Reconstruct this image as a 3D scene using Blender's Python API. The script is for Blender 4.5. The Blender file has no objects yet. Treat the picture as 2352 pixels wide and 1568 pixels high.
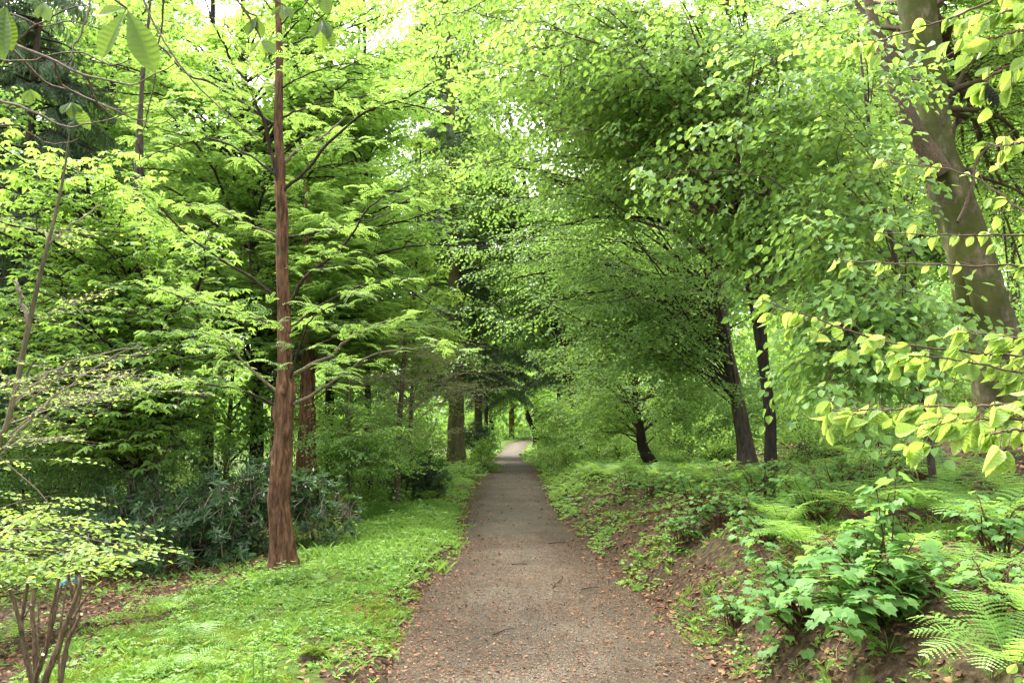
import bpy, math, random
import numpy as np
from mathutils import Vector

random.seed(7)
rng = np.random.default_rng(11)
S = bpy.context.scene
COL = S.collection
R = math.radians

# ------------------------------------------------------------------ camera
EYE = 1.6
F = 1829.0                       # focal length in pixels of a 2352 px wide frame (28 mm lens)
PITCH = math.atan(201 / F)
cam_d = bpy.data.cameras.new('camera')
cam_d.lens = 28.0
cam_d.sensor_width = 36.0
cam_d.clip_end = 2000
cam_d.clip_start = 0.05
cam = bpy.data.objects.new('camera', cam_d)
COL.objects.link(cam)
cam.location = (0, 0, EYE)
cam.rotation_euler = (R(90) + PITCH, 0, 0)
S.camera = cam

# ------------------------------------------------------------------ sky and sun (bright thin overcast)
SUN_EL, SUN_AZ = 56.0, -38.0     # azimuth measured from +Y towards +X
world = bpy.data.worlds.new('World')
S.world = world
world.use_nodes = True
wn = world.node_tree
for n in list(wn.nodes):
    wn.nodes.remove(n)
sky = wn.nodes.new('ShaderNodeTexSky')
sky.sky_type = 'NISHITA'
sky.sun_disc = False
sky.sun_elevation = R(SUN_EL)
sky.sun_rotation = R(SUN_AZ)
sky.air_density = 1.0
sky.dust_density = 6.0
sky.ozone_density = 1.0
hsv = wn.nodes.new('ShaderNodeHueSaturation')
hsv.inputs['Saturation'].default_value = 0.22
hsv.inputs['Value'].default_value = 1.35
bg = wn.nodes.new('ShaderNodeBackground')
bg.inputs['Strength'].default_value = 0.15
wo = wn.nodes.new('ShaderNodeOutputWorld')
wn.links.new(sky.outputs[0], hsv.inputs['Color'])
wn.links.new(hsv.outputs[0], bg.inputs['Color'])
wn.links.new(bg.outputs[0], wo.inputs['Surface'])

sun_d = bpy.data.lights.new('sun', 'SUN')
sun_d.energy = .55
sun_d.angle = R(14)
sun_d.color = (1.0, 0.96, 0.88)
sun = bpy.data.objects.new('sun', sun_d)
COL.objects.link(sun)
_e, _a = R(SUN_EL), R(SUN_AZ)
sdir = Vector((math.sin(_a) * math.cos(_e), math.cos(_a) * math.cos(_e), math.sin(_e)))
sun.rotation_euler = sdir.to_track_quat('Z', 'Y').to_euler()

S.view_settings.view_transform = 'Standard'
S.view_settings.look = 'None'
S.view_settings.exposure = 2.52
S.view_settings.gamma = 1.0
cy = S.cycles
cy.max_bounces = 10
cy.diffuse_bounces = 8
cy.glossy_bounces = 2
cy.transmission_bounces = 2
cy.use_denoising = True
cy.use_adaptive_sampling = True
cy.adaptive_threshold = 0.008
cy.sample_clamp_indirect = 3.0
try:
    cy.denoiser = 'OPENIMAGEDENOISE'
    cy.denoising_input_passes = 'RGB_ALBEDO_NORMAL'
    cy.denoising_prefilter = 'NONE'
except Exception:
    pass

# ------------------------------------------------------------------ small maths
def W(vx, vy, d):
    """world point at distance d (along +Y) seen at pixel vx, vy of the 2352 px wide picture"""
    xc = (vx - 1176) / F
    zc = -(vy - 784) / F
    yw = math.cos(PITCH) - math.sin(PITCH) * zc
    zw = math.sin(PITCH) + math.cos(PITCH) * zc
    s = d / yw
    return np.array([xc * s, d, EYE + zw * s])

def _hash(ix, iy, seed):
    n = (ix * 374761393 + iy * 668265263 + seed * 974711) & 0x7fffffff
    n = ((n ^ (n >> 13)) * 1274126177) & 0x7fffffff
    return ((n ^ (n >> 16)) & 0xffff) / 65535.0

def vnoise(x, y, seed=0):
    x = np.asarray(x, float); y = np.asarray(y, float)
    ix = np.floor(x).astype(np.int64); iy = np.floor(y).astype(np.int64)
    fx = x - ix; fy = y - iy
    fx = fx * fx * (3 - 2 * fx); fy = fy * fy * (3 - 2 * fy)
    a = _hash(ix, iy, seed); b = _hash(ix + 1, iy, seed)
    c = _hash(ix, iy + 1, seed); d = _hash(ix + 1, iy + 1, seed)
    return (a * (1 - fx) + b * fx) * (1 - fy) + (c * (1 - fx) + d * fx) * fy

def fbm(x, y, seed=0, o=3):
    r = 0; a = 0.5; f = 1.0
    for k in range(o):
        r = r + a * (vnoise(np.asarray(x) * f, np.asarray(y) * f, seed + k) - 0.5) * 2
        a *= 0.5; f *= 2.1
    return r

PY = [-30, 0, 5, 7, 8, 9.3, 10.3, 13.6, 17.7, 25, 33, 42, 53, 75, 90, 120, 300]
PX = [.4, .35, .285, .205, .17, .15, .17, .085, -.05, -.0, -.1, -.31, -.25, .5, 3, 12, 60]
HW = [1.15, 1.15, 1.145, 1.15, 1.09, .99, .92, .87, .92, 1.04, 1.04, .96, .9, .85, .9, .9, .9]
def pc(y): return np.interp(y, PY, PX)
def phw(y): return np.interp(y, PY, HW)
def pz(y): return np.interp(y, [0, 39, 41.5, 46, 60, 80, 100, 140, 300], [0, 0.0, 0.0, -.28, -.1, .35, .8, 1.4, 2])

def g(x, y):
    """height of the ground"""
    x = np.asarray(x, float); y = np.asarray(y, float)
    u = x - pc(y)
    hw = phw(y)
    n1 = fbm(x * .55 + 3, y * .55, 5, 3)
    n2 = fbm(x * 2.3, y * 2.3, 9, 3)
    n3 = fbm(x * 9, y * 9, 21, 2)
    e = hw + 0.16 * fbm(y * 1.3, y * 0 + 4 + (u > 0) * 7, 31, 3) + 0.09 * fbm(y * 5, y * 0 + 9 + (u > 0) * 7, 33, 2) + .05 * n2
    far = np.interp(y, [0, 12, 22, 60], [1.0, 1.0, .75, .55])
    ur = np.maximum(u - e, 0)
    zr = np.interp(ur, [0, .15, .45, .95, 3.4, 7.2, 14, 30, 60, 300],
                   [0, .04, .33, .72, .95, 2.02, 4.0, 8.0, 12, 14])
    zr = np.where(ur < .95, zr * far, .72 * far + (zr - .72) + (1 - far) * np.clip(ur - .95, 0, 3) * .1)
    ul = np.maximum(-u - e, 0)
    zl = np.interp(ul, [0, .08, .28, .8, 2.2, 3.2, 6.0, 9, 30, 300], [0, .03, .11, .12, .0, -.18, -.55, -.7, -.8, -1])
    side = np.clip((np.maximum(ur, ul)) / .5, 0, 1)
    z = zr + zl + pz(y)
    z = z + side * (n1 * .09 + n2 * .035 + n3 * .012) + (1 - side) * (n1 * .012 + n3 * .002)
    inside = np.clip((hw * .96 - np.abs(u)) / .12, 0, 1)
    return z - .035 * inside

def gz(x, y): return float(g(x, y))

def hit(vx, vy, d0=2.0, d1=150.0):
    """where the line of sight through the pixel meets the ground"""
    d = d0
    while d < d1:
        p = W(vx, vy, d)
        if p[2] <= gz(p[0], p[1]):
            return np.array([p[0], p[1], gz(p[0], p[1])])
        d += .03 + d * .002
    p = W(vx, vy, d1)
    return np.array([p[0], p[1], gz(p[0], p[1])])

def unit(v):
    v = np.asarray(v, float)
    return v / (np.linalg.norm(v, axis=-1, keepdims=True) + 1e-9)

# ------------------------------------------------------------------ mesh buffer
class Buf:
    def __init__(s):
        s.v = []; s.f = []; s.r = []; s.m = []; s.n = 0
    def add(s, v, f, r=None, m=0):
        v = np.asarray(v, np.float32).reshape(-1, 3); f = np.asarray(f, np.int64)
        if len(f) == 0: return
        s.v.append(v); s.f.append(f + s.n); s.n += len(v)
        s.r.append(np.full(len(f), .5, np.float32) if r is None else np.broadcast_to(np.asarray(r, np.float32), (len(f),)))
        s.m.append(np.full(len(f), m, np.int32))
    def build(s, name, mats, parent=None, smooth=False):
        me = bpy.data.meshes.new(name)
        if not isinstance(mats, (list, tuple)): mats = [mats]
        for m in mats: me.materials.append(m)
        if s.n:
            V = np.concatenate(s.v)
            if parent is not None: V = V - np.array(parent.location, np.float32)
            tot = np.concatenate([np.full(len(f), f.shape[1], np.int32) for f in s.f])
            idx = np.concatenate([f.ravel() for f in s.f]).astype(np.int32)
            me.vertices.add(len(V)); me.vertices.foreach_set('co', V.astype(np.float32).ravel())
            me.loops.add(len(idx)); me.loops.foreach_set('vertex_index', idx)
            me.polygons.add(len(tot))
            st = np.concatenate([[0], np.cumsum(tot)[:-1]]).astype(np.int32)
            me.polygons.foreach_set('loop_start', st)
            me.polygons.foreach_set('material_index', np.concatenate(s.m))
            me.polygons.foreach_set('use_smooth', np.full(len(tot), smooth, bool))
            at = me.attributes.new('rnd', 'FLOAT', 'FACE')
            at.data.foreach_set('value', np.concatenate(s.r).astype(np.float32))
            me.update(calc_edges=True)
        o = bpy.data.objects.new(name, me)
        COL.objects.link(o)
        if parent is not None: o.parent = parent
        return o

def tag(o, label=None, cat=None, group=None, kind=None):
    if label: o['label'] = label
    if cat: o['category'] = cat
    if group: o['group'] = group
    if kind: o['kind'] = kind
    return o

def thing(name, loc, label, cat, group=None):
    o = bpy.data.objects.new(name, None)
    COL.objects.link(o)
    o.location = [float(c) for c in loc]
    o.empty_display_size = .2
    return tag(o, label, cat, group)

# ------------------------------------------------------------------ materials
def newmat(name):
    m = bpy.data.materials.new(name); m.use_nodes = True
    nt = m.node_tree
    for n in list(nt.nodes): nt.nodes.remove(n)
    out = nt.nodes.new('ShaderNodeOutputMaterial')
    return m, nt, out

def ramp(nt, fac, stops):
    r = nt.nodes.new('ShaderNodeValToRGB')
    el = r.color_ramp.elements
    el[0].position = stops[0][0]; el[0].color = (*stops[0][1], 1)
    el[1].position = stops[-1][0]; el[1].color = (*stops[-1][1], 1)
    for p, c in stops[1:-1]:
        e = el.new(p); e.color = (*c, 1)
    nt.links.new(fac, r.inputs[0])
    return r.outputs[0]

def attr(nt, name):
    a = nt.nodes.new('ShaderNodeAttribute'); a.attribute_name = name
    return a.outputs['Fac']

def noise(nt, scale, detail=4, rough=.55, vec=None, dist=0):
    n = nt.nodes.new('ShaderNodeTexNoise')
    n.inputs['Scale'].default_value = scale
    n.inputs['Detail'].default_value = detail
    n.inputs['Roughness'].default_value = rough
    n.inputs['Distortion'].default_value = dist
    if vec is not None: nt.links.new(vec, n.inputs['Vector'])
    return n.outputs['Fac']

def soften(c, k=.11):
    l = .3 * c[0] + .6 * c[1] + .1 * c[2]
    return (c[0] * (1 - k) + l * k + .05 * c[1], c[1] * (1 - k) + l * k, c[2] * (1 - k) + l * k)

def leaf_mat(name, lo, mid, hi, tr, mix=.45, rough=.45, spec=.35):
    lo, mid, hi, tr = soften(lo), soften(mid), soften(hi), soften(tr)
    m, nt, out = newmat(name)
    a = attr(nt, 'rnd')
    c = ramp(nt, a, [(0, lo), (.5, mid), (1, hi)])
    p = nt.nodes.new('ShaderNodeBsdfPrincipled')
    p.inputs['Roughness'].default_value = rough
    p.inputs['Specular IOR Level'].default_value = spec
    nt.links.new(c, p.inputs['Base Color'])
    t = nt.nodes.new('ShaderNodeBsdfTranslucent')
    tc = ramp(nt, a, [(0, tuple(x * .7 for x in tr)), (1, tuple(min(1, x * 1.15) for x in tr))])
    nt.links.new(tc, t.inputs['Color'])
    mx = nt.nodes.new('ShaderNodeMixShader'); mx.inputs[0].default_value = mix
    nt.links.new(p.outputs[0], mx.inputs[1]); nt.links.new(t.outputs[0], mx.inputs[2])
    nt.links.new(mx.outputs[0], out.inputs['Surface'])
    return m

def bark_mat(name, c1, c2, c3, sx=30, sz=4, bump=.4, moss=None, mossamt=.5):
    m, nt, out = newmat(name)
    tc = nt.nodes.new('ShaderNodeTexCoord')
    mp = nt.nodes.new('ShaderNodeMapping')
    mp.inputs['Scale'].default_value = (sx, sx, sz)
    nt.links.new(tc.outputs['Object'], mp.inputs['Vector'])
    n1 = noise(nt, 1.0, 6, .65, mp.outputs[0], .4)
    c = ramp(nt, n1, [(.3, c1), (.5, c2), (.72, c3)])
    if moss:
        n2 = noise(nt, 2.2, 5, .6, tc.outputs['Object'])
        k = ramp(nt, n2, [(mossamt, (0, 0, 0)), (mossamt + .12, (1, 1, 1))])
        mm = nt.nodes.new('ShaderNodeMix'); mm.data_type = 'RGBA'
        nt.links.new(k, mm.inputs[0]); nt.links.new(c, mm.inputs[6]); mm.inputs[7].default_value = (*moss, 1)
        c = mm.outputs[2]
    age = ramp(nt, noise(nt, 1.7, 5, .65, tc.outputs['Object'], .5), [(.33, (.6, .6, .62)), (.5, (.92, .92, .92)), (.68, (1.25, 1.22, 1.15))])
    wm = nt.nodes.new('ShaderNodeMix'); wm.data_type = 'RGBA'; wm.blend_type = 'MULTIPLY'; wm.inputs[0].default_value = 1
    nt.links.new(c, wm.inputs[6]); nt.links.new(age, wm.inputs[7]); c = wm.outputs[2]
    p = nt.nodes.new('ShaderNodeBsdfPrincipled')
    p.inputs['Roughness'].default_value = .85
    p.inputs['Specular IOR Level'].default_value = .2
    nt.links.new(c, p.inputs['Base Color'])
    b = nt.nodes.new('ShaderNodeBump'); b.inputs['Strength'].default_value = bump
    b.inputs['Distance'].default_value = .02
    nt.links.new(n1, b.inputs['Height']); nt.links.new(b.outputs[0], p.inputs['Normal'])
    nt.links.new(p.outputs[0], out.inputs['Surface'])
    return m

def plain_mat(name, lo, hi, rough=.8, spec=.2):
    m, nt, out = newmat(name)
    c = ramp(nt, attr(nt, 'rnd'), [(0, lo), (1, hi)])
    p = nt.nodes.new('ShaderNodeBsdfPrincipled')
    p.inputs['Roughness'].default_value = rough
    p.inputs['Specular IOR Level'].default_value = spec
    nt.links.new(c, p.inputs['Base Color']); nt.links.new(p.outputs[0], out.inputs['Surface'])
    return m

M = {}
M['maple'] = leaf_mat('maple_leaf', (.05, .17, .02), (.09, .24, .03), (.15, .31, .04), (.34, .64, .05), .5)
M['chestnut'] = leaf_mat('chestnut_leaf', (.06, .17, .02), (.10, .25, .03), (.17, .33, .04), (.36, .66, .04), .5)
M['feather'] = leaf_mat('redwood_leaf', (.07, .20, .03), (.11, .26, .04), (.16, .32, .05), (.36, .64, .06), .48)
M['lime'] = leaf_mat('lime_leaf', (.06, .18, .03), (.10, .25, .04), (.16, .31, .05), (.34, .62, .05), .45, .5)
M['beech'] = leaf_mat('young_beech_leaf', (.10, .24, .02), (.15, .31, .03), (.22, .37, .05), (.42, .68, .05), .5)
M['dark'] = leaf_mat('dark_leaf', (.035, .11, .02), (.06, .17, .028), (.10, .24, .035), (.20, .46, .04), .42, .4)
M['green'] = leaf_mat('green_leaf', (.06, .17, .025), (.10, .24, .035), (.16, .32, .045), (.34, .64, .05), .48)
M['hornbeam'] = leaf_mat('hornbeam_leaf', (.055, .16, .03), (.10, .24, .04), (.16, .33, .05), (.34, .64, .07), .5, .4)
M['spruce'] = leaf_mat('spruce_needle', (.03, .07, .03), (.05, .105, .045), (.085, .15, .065), (.16, .30, .08), .35, .6)
M['rhodo'] = leaf_mat('rhododendron_leaf', (.022, .07, .022), (.04, .105, .032), (.07, .15, .045), (.10, .26, .03), .25, .33, .5)
M['herb'] = leaf_mat('herb_leaf', (.06, .18, .02), (.10, .25, .03), (.16, .33, .04), (.34, .62, .05), .42)
M['moss'] = leaf_mat('moss_tuft', (.09, .17, .012), (.14, .24, .02), (.20, .30, .03), (.34, .5, .03), .35, .9, .1)
M['fern'] = leaf_mat('fern_leaf', (.07, .20, .025), (.11, .28, .035), (.17, .35, .045), (.36, .68, .05), .45)
M['currant'] = leaf_mat('currant_leaf', (.04, .14, .025), (.065, .19, .035), (.10, .25, .04), (.24, .54, .05), .38, .55, .2)
M['litter'] = plain_mat('dry_leaf', (.07, .03, .015), (.32, .17, .09), .8)
M['stem'] = plain_mat('red_brown_stem', (.05, .02, .012), (.08, .035, .02))
M['greenstem'] = plain_mat('green_stem', (.09, .16, .03), (.12, .2, .04))
M['redbark'] = bark_mat('redwood_bark', (.02, .011, .006), (.125, .063, .032), (.27, .155, .09), 24, 5, 1.0, (.075, .068, .03), .58)
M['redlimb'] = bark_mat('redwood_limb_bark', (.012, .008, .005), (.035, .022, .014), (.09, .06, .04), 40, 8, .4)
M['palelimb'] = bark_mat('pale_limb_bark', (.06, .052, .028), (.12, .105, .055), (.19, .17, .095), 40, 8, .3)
M['beechbark'] = bark_mat('beech_bark', (.04, .036, .017), (.105, .092, .05), (.21, .18, .11), 9, 5, .9, (.07, .08, .018), .42)
M['greybark'] = bark_mat('grey_bark', (.03, .022, .015), (.07, .055, .038), (.12, .10, .07), 24, 6, .7, (.06, .075, .02), .56)
M['olivebark'] = bark_mat('olive_bark', (.07, .06, .028), (.13, .115, .05), (.20, .175, .085), 6, 1.2, .5, (.07, .085, .02), .5)
M['darkbark'] = bark_mat('dark_bark', (.010, .008, .006), (.025, .019, .013), (.05, .04, .028), 20, 5, .6)
M['twig'] = bark_mat('twig_bark', (.05, .035, .022), (.10, .075, .045), (.16, .12, .08), 40, 30, .2)
M['darktwig'] = bark_mat('dark_twig_bark', (.02, .015, .01), (.04, .03, .02), (.07, .055, .04), 40, 30, .2)
M['paletwig'] = bark_mat('pale_twig_bark', (.14, .11, .075), (.24, .20, .14), (.36, .31, .24), 40, 30, .2)
M['cane'] = bark_mat('cut_cane_bark', (.04, .026, .014), (.12, .08, .045), (.25, .18, .11), 60, 16, .8)
M['cut'] = plain_mat('cut_wood', (.45, .33, .19), (.62, .49, .32))
M['earth'] = bark_mat('root_earth', (.02, .012, .007), (.05, .03, .018), (.09, .055, .03), 14, 14, .9, (.09, .13, .015), .52)

# ground material
def ground_mat():
    m, nt, out = newmat('forest_floor')
    tc = nt.nodes.new('ShaderNodeTexCoord').outputs['Object']
    nf = noise(nt, 22, 8, .7, tc); nb = noise(nt, 1.6, 5, .6, tc); nm = noise(nt, 5, 6, .65, tc)
    soil = ramp(nt, nf, [(.3, (.012, .008, .005)), (.47, (.042, .029, .016)), (.6, (.085, .060, .034)), (.75, (.17, .125, .075))])
    moss = ramp(nt, nf, [(.3, (.025, .045, .008)), (.55, (.065, .105, .014)), (.75, (.12, .17, .025))])
    ga = attr(nt, 'green')
    ad = nt.nodes.new('ShaderNodeMath'); ad.operation = 'MULTIPLY_ADD'
    nt.links.new(nm, ad.inputs[0]); ad.inputs[1].default_value = 1.6; nt.links.new(ga, ad.inputs[2])
    k = ramp(nt, ad.outputs[0], [(.93, (0, 0, 0)), (1.0, (1, 1, 1))])
    sb = nt.nodes.new('ShaderNodeMath'); sb.operation = 'SUBTRACT'; nt.links.new(ad.outputs[0], sb.inputs[0]); sb.inputs[1].default_value = .4
    k = ramp(nt, sb.outputs[0], [(.62, (0, 0, 0)), (.78, (1, 1, 1))])
    mx = nt.nodes.new('ShaderNodeMix'); mx.data_type = 'RGBA'
    nt.links.new(k, mx.inputs[0]); nt.links.new(soil, mx.inputs[6]); nt.links.new(moss, mx.inputs[7])
    p = nt.nodes.new('ShaderNodeBsdfPrincipled'); p.inputs['Roughness'].default_value = .95
    p.inputs['Specular IOR Level'].default_value = .1
    nt.links.new(mx.outputs[2], p.inputs['Base Color'])
    b = nt.nodes.new('ShaderNodeBump'); b.inputs['Strength'].default_value = .9; b.inputs['Distance'].default_value = .03
    nt.links.new(nf, b.inputs['Height']); nt.links.new(b.outputs[0], p.inputs['Normal'])
    nt.links.new(p.outputs[0], out.inputs['Surface'])
    return m

def path_mat():
    m, nt, out = newmat('gravel_path')
    tc = nt.nodes.new('ShaderNodeTexCoord').outputs['Object']
    v = nt.nodes.new('ShaderNodeTexVoronoi'); v.inputs['Scale'].default_value = 95
    nt.links.new(tc, v.inputs['Vector'])
    sep = nt.nodes.new('ShaderNodeSeparateColor'); nt.links.new(v.outputs['Color'], sep.inputs[0])
    stones = ramp(nt, sep.outputs[0], [(0, (.036, .030, .023)), (.45, (.085, .072, .052)), (.8, (.145, .125, .090)), (1, (.27, .24, .18))])
    nb = noise(nt, 1.1, 6, .62, tc); nf = noise(nt, 30, 6, .7, tc); nm = noise(nt, 4.5, 6, .7, tc)
    dirt = ramp(nt, nf, [(.3, (.024, .018, .011)), (.5, (.065, .050, .031)), (.7, (.12, .094, .060))])
    ea = attr(nt, 'edge')
    ad = nt.nodes.new('ShaderNodeMath'); ad.operation = 'ADD'
    m2 = nt.nodes.new('ShaderNodeMath'); m2.operation = 'MULTIPLY_ADD'
    nt.links.new(nm, m2.inputs[0]); m2.inputs[1].default_value = .7; nt.links.new(ea, m2.inputs[2])
    nt.links.new(nb, ad.inputs[0]); nt.links.new(m2.outputs[0], ad.inputs[1])
    k = ramp(nt, ad.outputs[0], [(.62, (.3, .3, .3)), (.84, (.95, .95, .95))])
    mx = nt.nodes.new('ShaderNodeMix'); mx.data_type = 'RGBA'
    nt.links.new(k, mx.inputs[0]); nt.links.new(stones, mx.inputs[6]); nt.links.new(dirt, mx.inputs[7])
    wear = ramp(nt, noise(nt, .9, 7, .68, tc, .6), [(.32, (.62, .60, .57)), (.5, (.86, .84, .82)), (.68, (1.12, 1.08, 1.0))])
    wm = nt.nodes.new('ShaderNodeMix'); wm.data_type = 'RGBA'; wm.blend_type = 'MULTIPLY'; wm.inputs[0].default_value = 1
    nt.links.new(mx.outputs[2], wm.inputs[6]); nt.links.new(wear, wm.inputs[7])
    p = nt.nodes.new('ShaderNodeBsdfPrincipled'); p.inputs['Roughness'].default_value = .9
    p.inputs['Specular IOR Level'].default_value = .2
    nt.links.new(wm.outputs[2], p.inputs['Base Color'])
    b = nt.nodes.new('ShaderNodeBump'); b.inputs['Strength'].default_value = .8; b.inputs['Distance'].default_value = .012
    hh = nt.nodes.new('ShaderNodeMath'); hh.operation = 'MULTIPLY_ADD'
    nt.links.new(v.outputs['Distance'], hh.inputs[0]); hh.inputs[1].default_value = -.8; nt.links.new(nf, hh.inputs[2])
    nt.links.new(hh.outputs[0], b.inputs['Height']); nt.links.new(b.outputs[0], p.inputs['Normal'])
    nt.links.new(p.outputs[0], out.inputs['Surface'])
    return m

# ------------------------------------------------------------------ ground and path
def axis(dense0, dense1, step, lo, hi, grow=1.12, cap=12.0, until=0):
    a = list(np.arange(dense0, dense1, step))
    s = step; x = dense1
    while x < hi: a.append(x); s = min(s * grow, cap if x < until else 12); x += s
    s = step; x = dense0 - step
    b = []
    while x > lo: b.append(x); s = min(s * grow, 12); x -= s
    return np.array(b[::-1] + a)

def grid_faces(nx, ny):
    i = np.arange(nx - 1)[None, :]; j = np.arange(ny - 1)[:, None]
    a = j * nx + i
    return np.stack([a, a + 1, a + nx + 1, a + nx], -1).reshape(-1, 4)

def build_ground():
    xs = axis(-5, 5.5, .05, -160, 160, 1.07); ys = axis(2.5, 14, .06, -25, 300, 1.03, .9, 130)
    X, Y = np.meshgrid(xs, ys)
    Z = g(X, Y)
    b = Buf(); b.add(np.stack([X, Y, Z], -1), grid_faces(len(xs), len(ys)))
    o = b.build('ground', ground_mat(), smooth=True)
    u = X - pc(Y)
    gr = np.where(u < 0, np.interp(-u, [0, 1.1, 1.5, 2.8, 3.6, 5, 20], [-.3, .0, .45, .4, .05, -.1, .1]),
                  np.interp(u, [0, 1.1, 1.5, 2.2, 3, 6, 20], [-.3, -.05, .12, .12, .02, .0, .05]))
    far = np.interp(Y, [0, 12, 20, 60], [0, 0, .35, .4])
    at = o.data.attributes.new('green', 'FLOAT', 'POINT')
    at.data.foreach_set('value', (gr + far).astype(np.float32).ravel())
    tag(o, kind='structure')
    ys = axis(2.5, 14, .06, -20, 160, 1.03, .9, 130)
    us = np.linspace(-1.35, 1.35, 55)
    Y, U = np.meshgrid(ys, us, indexing='ij')
    hw = phw(Y)
    X = pc(Y) + U * hw / 1.05
    base = pz(Y) + fbm(X * .55 + 3, Y * .55, 5, 3) * .012
    cr = .018 * (1 - (np.abs(U) / 1.0) ** 2) - .05 * np.clip(np.abs(U) - 1.02, 0, 1) * 3
    Z = base + cr + fbm(X * 7, Y * 7, 70, 3) * .004 - .004
    b = Buf(); b.add(np.stack([X, Y, Z], -1), grid_faces(len(us), len(ys)))
    o = b.build('path', path_mat(), smooth=True)
    at = o.data.attributes.new('edge', 'FLOAT', 'POINT')
    ev = np.interp(np.abs(U), [0, .35, .8, 1.05], [-.22, -.17, .05, .3]) + np.interp(Y, [0, 8, 12, 16, 40], [0, .05, 0, -.12, -.1])
    at.data.foreach_set('value', ev.astype(np.float32).ravel())
    tag(o, kind='structure')
build_ground()

# ------------------------------------------------------------------ tubes
def tube(buf, P, rad, n=5, m=0, r=.5, rough=0.0, seed=0, cap=False, capm=None):
    P = np.asarray(P, float); rad = np.broadcast_to(np.asarray(rad, float), (len(P),))
    T = np.gradient(P, axis=0); T = unit(T)
    ref = np.array([0, 0, 1.0]) if abs(T[0][2]) < .9 else np.array([1.0, 0, 0])
    A = unit(np.cross(T, ref)); B = np.cross(T, A)
    th = np.linspace(0, 2 * math.pi, n, endpoint=False)
    rr = rad[:, None] * np.ones((1, n))
    if rough:
        ln = np.concatenate([[0], np.cumsum(np.linalg.norm(np.diff(P, axis=0), axis=1))])
        rr = rr * (1 + rough * fbm(th[None, :] * n / 9.0 + np.sin(ln[:, None] * 1.3) * .3, ln[:, None] * 1.2 + th[None, :] * 0, seed, 3))
    V = P[:, None, :] + rr[..., None] * (np.cos(th)[None, :, None] * A[:, None, :] + np.sin(th)[None, :, None] * B[:, None, :])
    k = len(P)
    i = np.arange(k - 1)[:, None]; j = np.arange(n)[None, :]; j2 = (j + 1) % n
    f = np.stack([i * n + j, i * n + j2, (i + 1) * n + j2, (i + 1) * n + j], -1).reshape(-1, 4)
    buf.add(V, f, r, m)
    if cap:
        buf.add(V[-1], np.arange(n)[None, :], r, m if capm is None else capm)

def spline(pts, n, jitter=0, seed=0):
    """smooth curve through pts (Catmull-Rom), n samples, any number of columns"""
    P = np.asarray(pts, float)
    Q = np.vstack([2 * P[0] - P[1], P, 2 * P[-1] - P[-2]])
    t = np.linspace(0, len(P) - 1 - 1e-6, n)
    i = t.astype(int); f = (t - i)[:, None]
    p0, p1, p2, p3 = Q[i], Q[i + 1], Q[i + 2], Q[i + 3]
    C = .5 * ((2 * p1) + (-p0 + p2) * f + (2 * p0 - 5 * p1 + 4 * p2 - p3) * f ** 2 + (-p0 + 3 * p1 - 3 * p2 + p3) * f ** 3)
    if jitter:
        rs = np.random.default_rng(seed)
        j = rs.normal(0, jitter, (n, 3)); j[0] = 0
        j = (j + np.roll(j, 1, 0)) / 2; j[0] = 0
        C[:, :3] += j
    return C

# ------------------------------------------------------------------ leaf and spray templates
def leaf_hex(L, Wd, fold=.25, droop=.12):
    h = fold * Wd * .5
    v = np.array([[0, 0, 0], [.33 * L, .5 * Wd, h], [.74 * L, .36 * Wd, h * .6 - droop * L * .4], [L, 0, -droop * L],
                  [.74 * L, -.36 * Wd, h * .6 - droop * L * .4], [.33 * L, -.5 * Wd, h]])
    return v, np.array([[0, 5, 4, 3], [0, 3, 2, 1]])

def leaf_quad(L, Wd, droop=.1):
    v = np.array([[0, 0, 0], [.5 * L, .5 * Wd, 0.06 * L], [L, 0, -droop * L], [.5 * L, -.5 * Wd, .06 * L]])
    return v, np.array([[0, 3, 2, 1]])

def leaf_lobed(L, droop=.2):
    """maple or currant like leaf with five pointed lobes"""
    ang = np.radians([180, 140, 118, 92, 72, 58, 38, 24, 14, 0])
    rad = np.array([.10, .48, .44, .64, .56, .64, .84, .70, .72, 1.0])
    pts = [(math.cos(a) * q, math.sin(a) * q) for a, q in zip(ang, rad)]
    up = pts; dn = [(x, -y) for x, y in pts[1:-1]][::-1]
    ring = up + dn
    v = [[.12, 0, .0]] + [[x, y, .10 * abs(y) - droop * max(x, 0) ** 2 - .12 * y * y] for x, y in ring]
    v = np.array(v) * L * .62; v[:, 0] += .1 * L
    n = len(ring); f = []
    for i in range(0, n, 2):
        f.append([0, 1 + (i + 2) % n, 1 + (i + 1) % n, 1 + i])
    return v, np.array(f)

def leaf_pleated(L, Wd, nseg=16, pleat=.02, droop=.25, fold=.3, lean=.55, widest=.45):
    """close-up leaf with raised side veins"""
    us = np.linspace(0, 1, nseg + 1)
    prof = np.sin(np.pi * us ** (math.log(.5) / math.log(widest))) ** .8
    V = []
    cols = [-1, -.5, 0, .5, 1]
    for c in cols:
        x = us * L + abs(c) * lean * Wd * .5 * prof * .5 * (1 - us)
        y = c * Wd * .5 * prof
        ph = (np.arange(nseg + 1) % 2) * 2 - 1
        z = fold * abs(c) * Wd * .5 * prof - droop * L * us ** 2 + (pleat * L * ph * prof * (.5 if abs(c) == 1 else 1) if c != 0 else 0)
        V.append(np.stack([x, y, z + 0 * us], -1))
    V = np.concatenate(V); n = nseg + 1; f = []
    for k in range(4):
        for i in range(nseg):
            f.append([k * n + i, k * n + i + 1, (k + 1) * n + i + 1, (k + 1) * n + i])
    return V, np.array(f)

def basis(X, N):
    X = unit(X); Y = unit(np.cross(N, X)); Z = np.cross(X, Y)
    return np.stack([X, Y, Z], -1)      # columns

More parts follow.
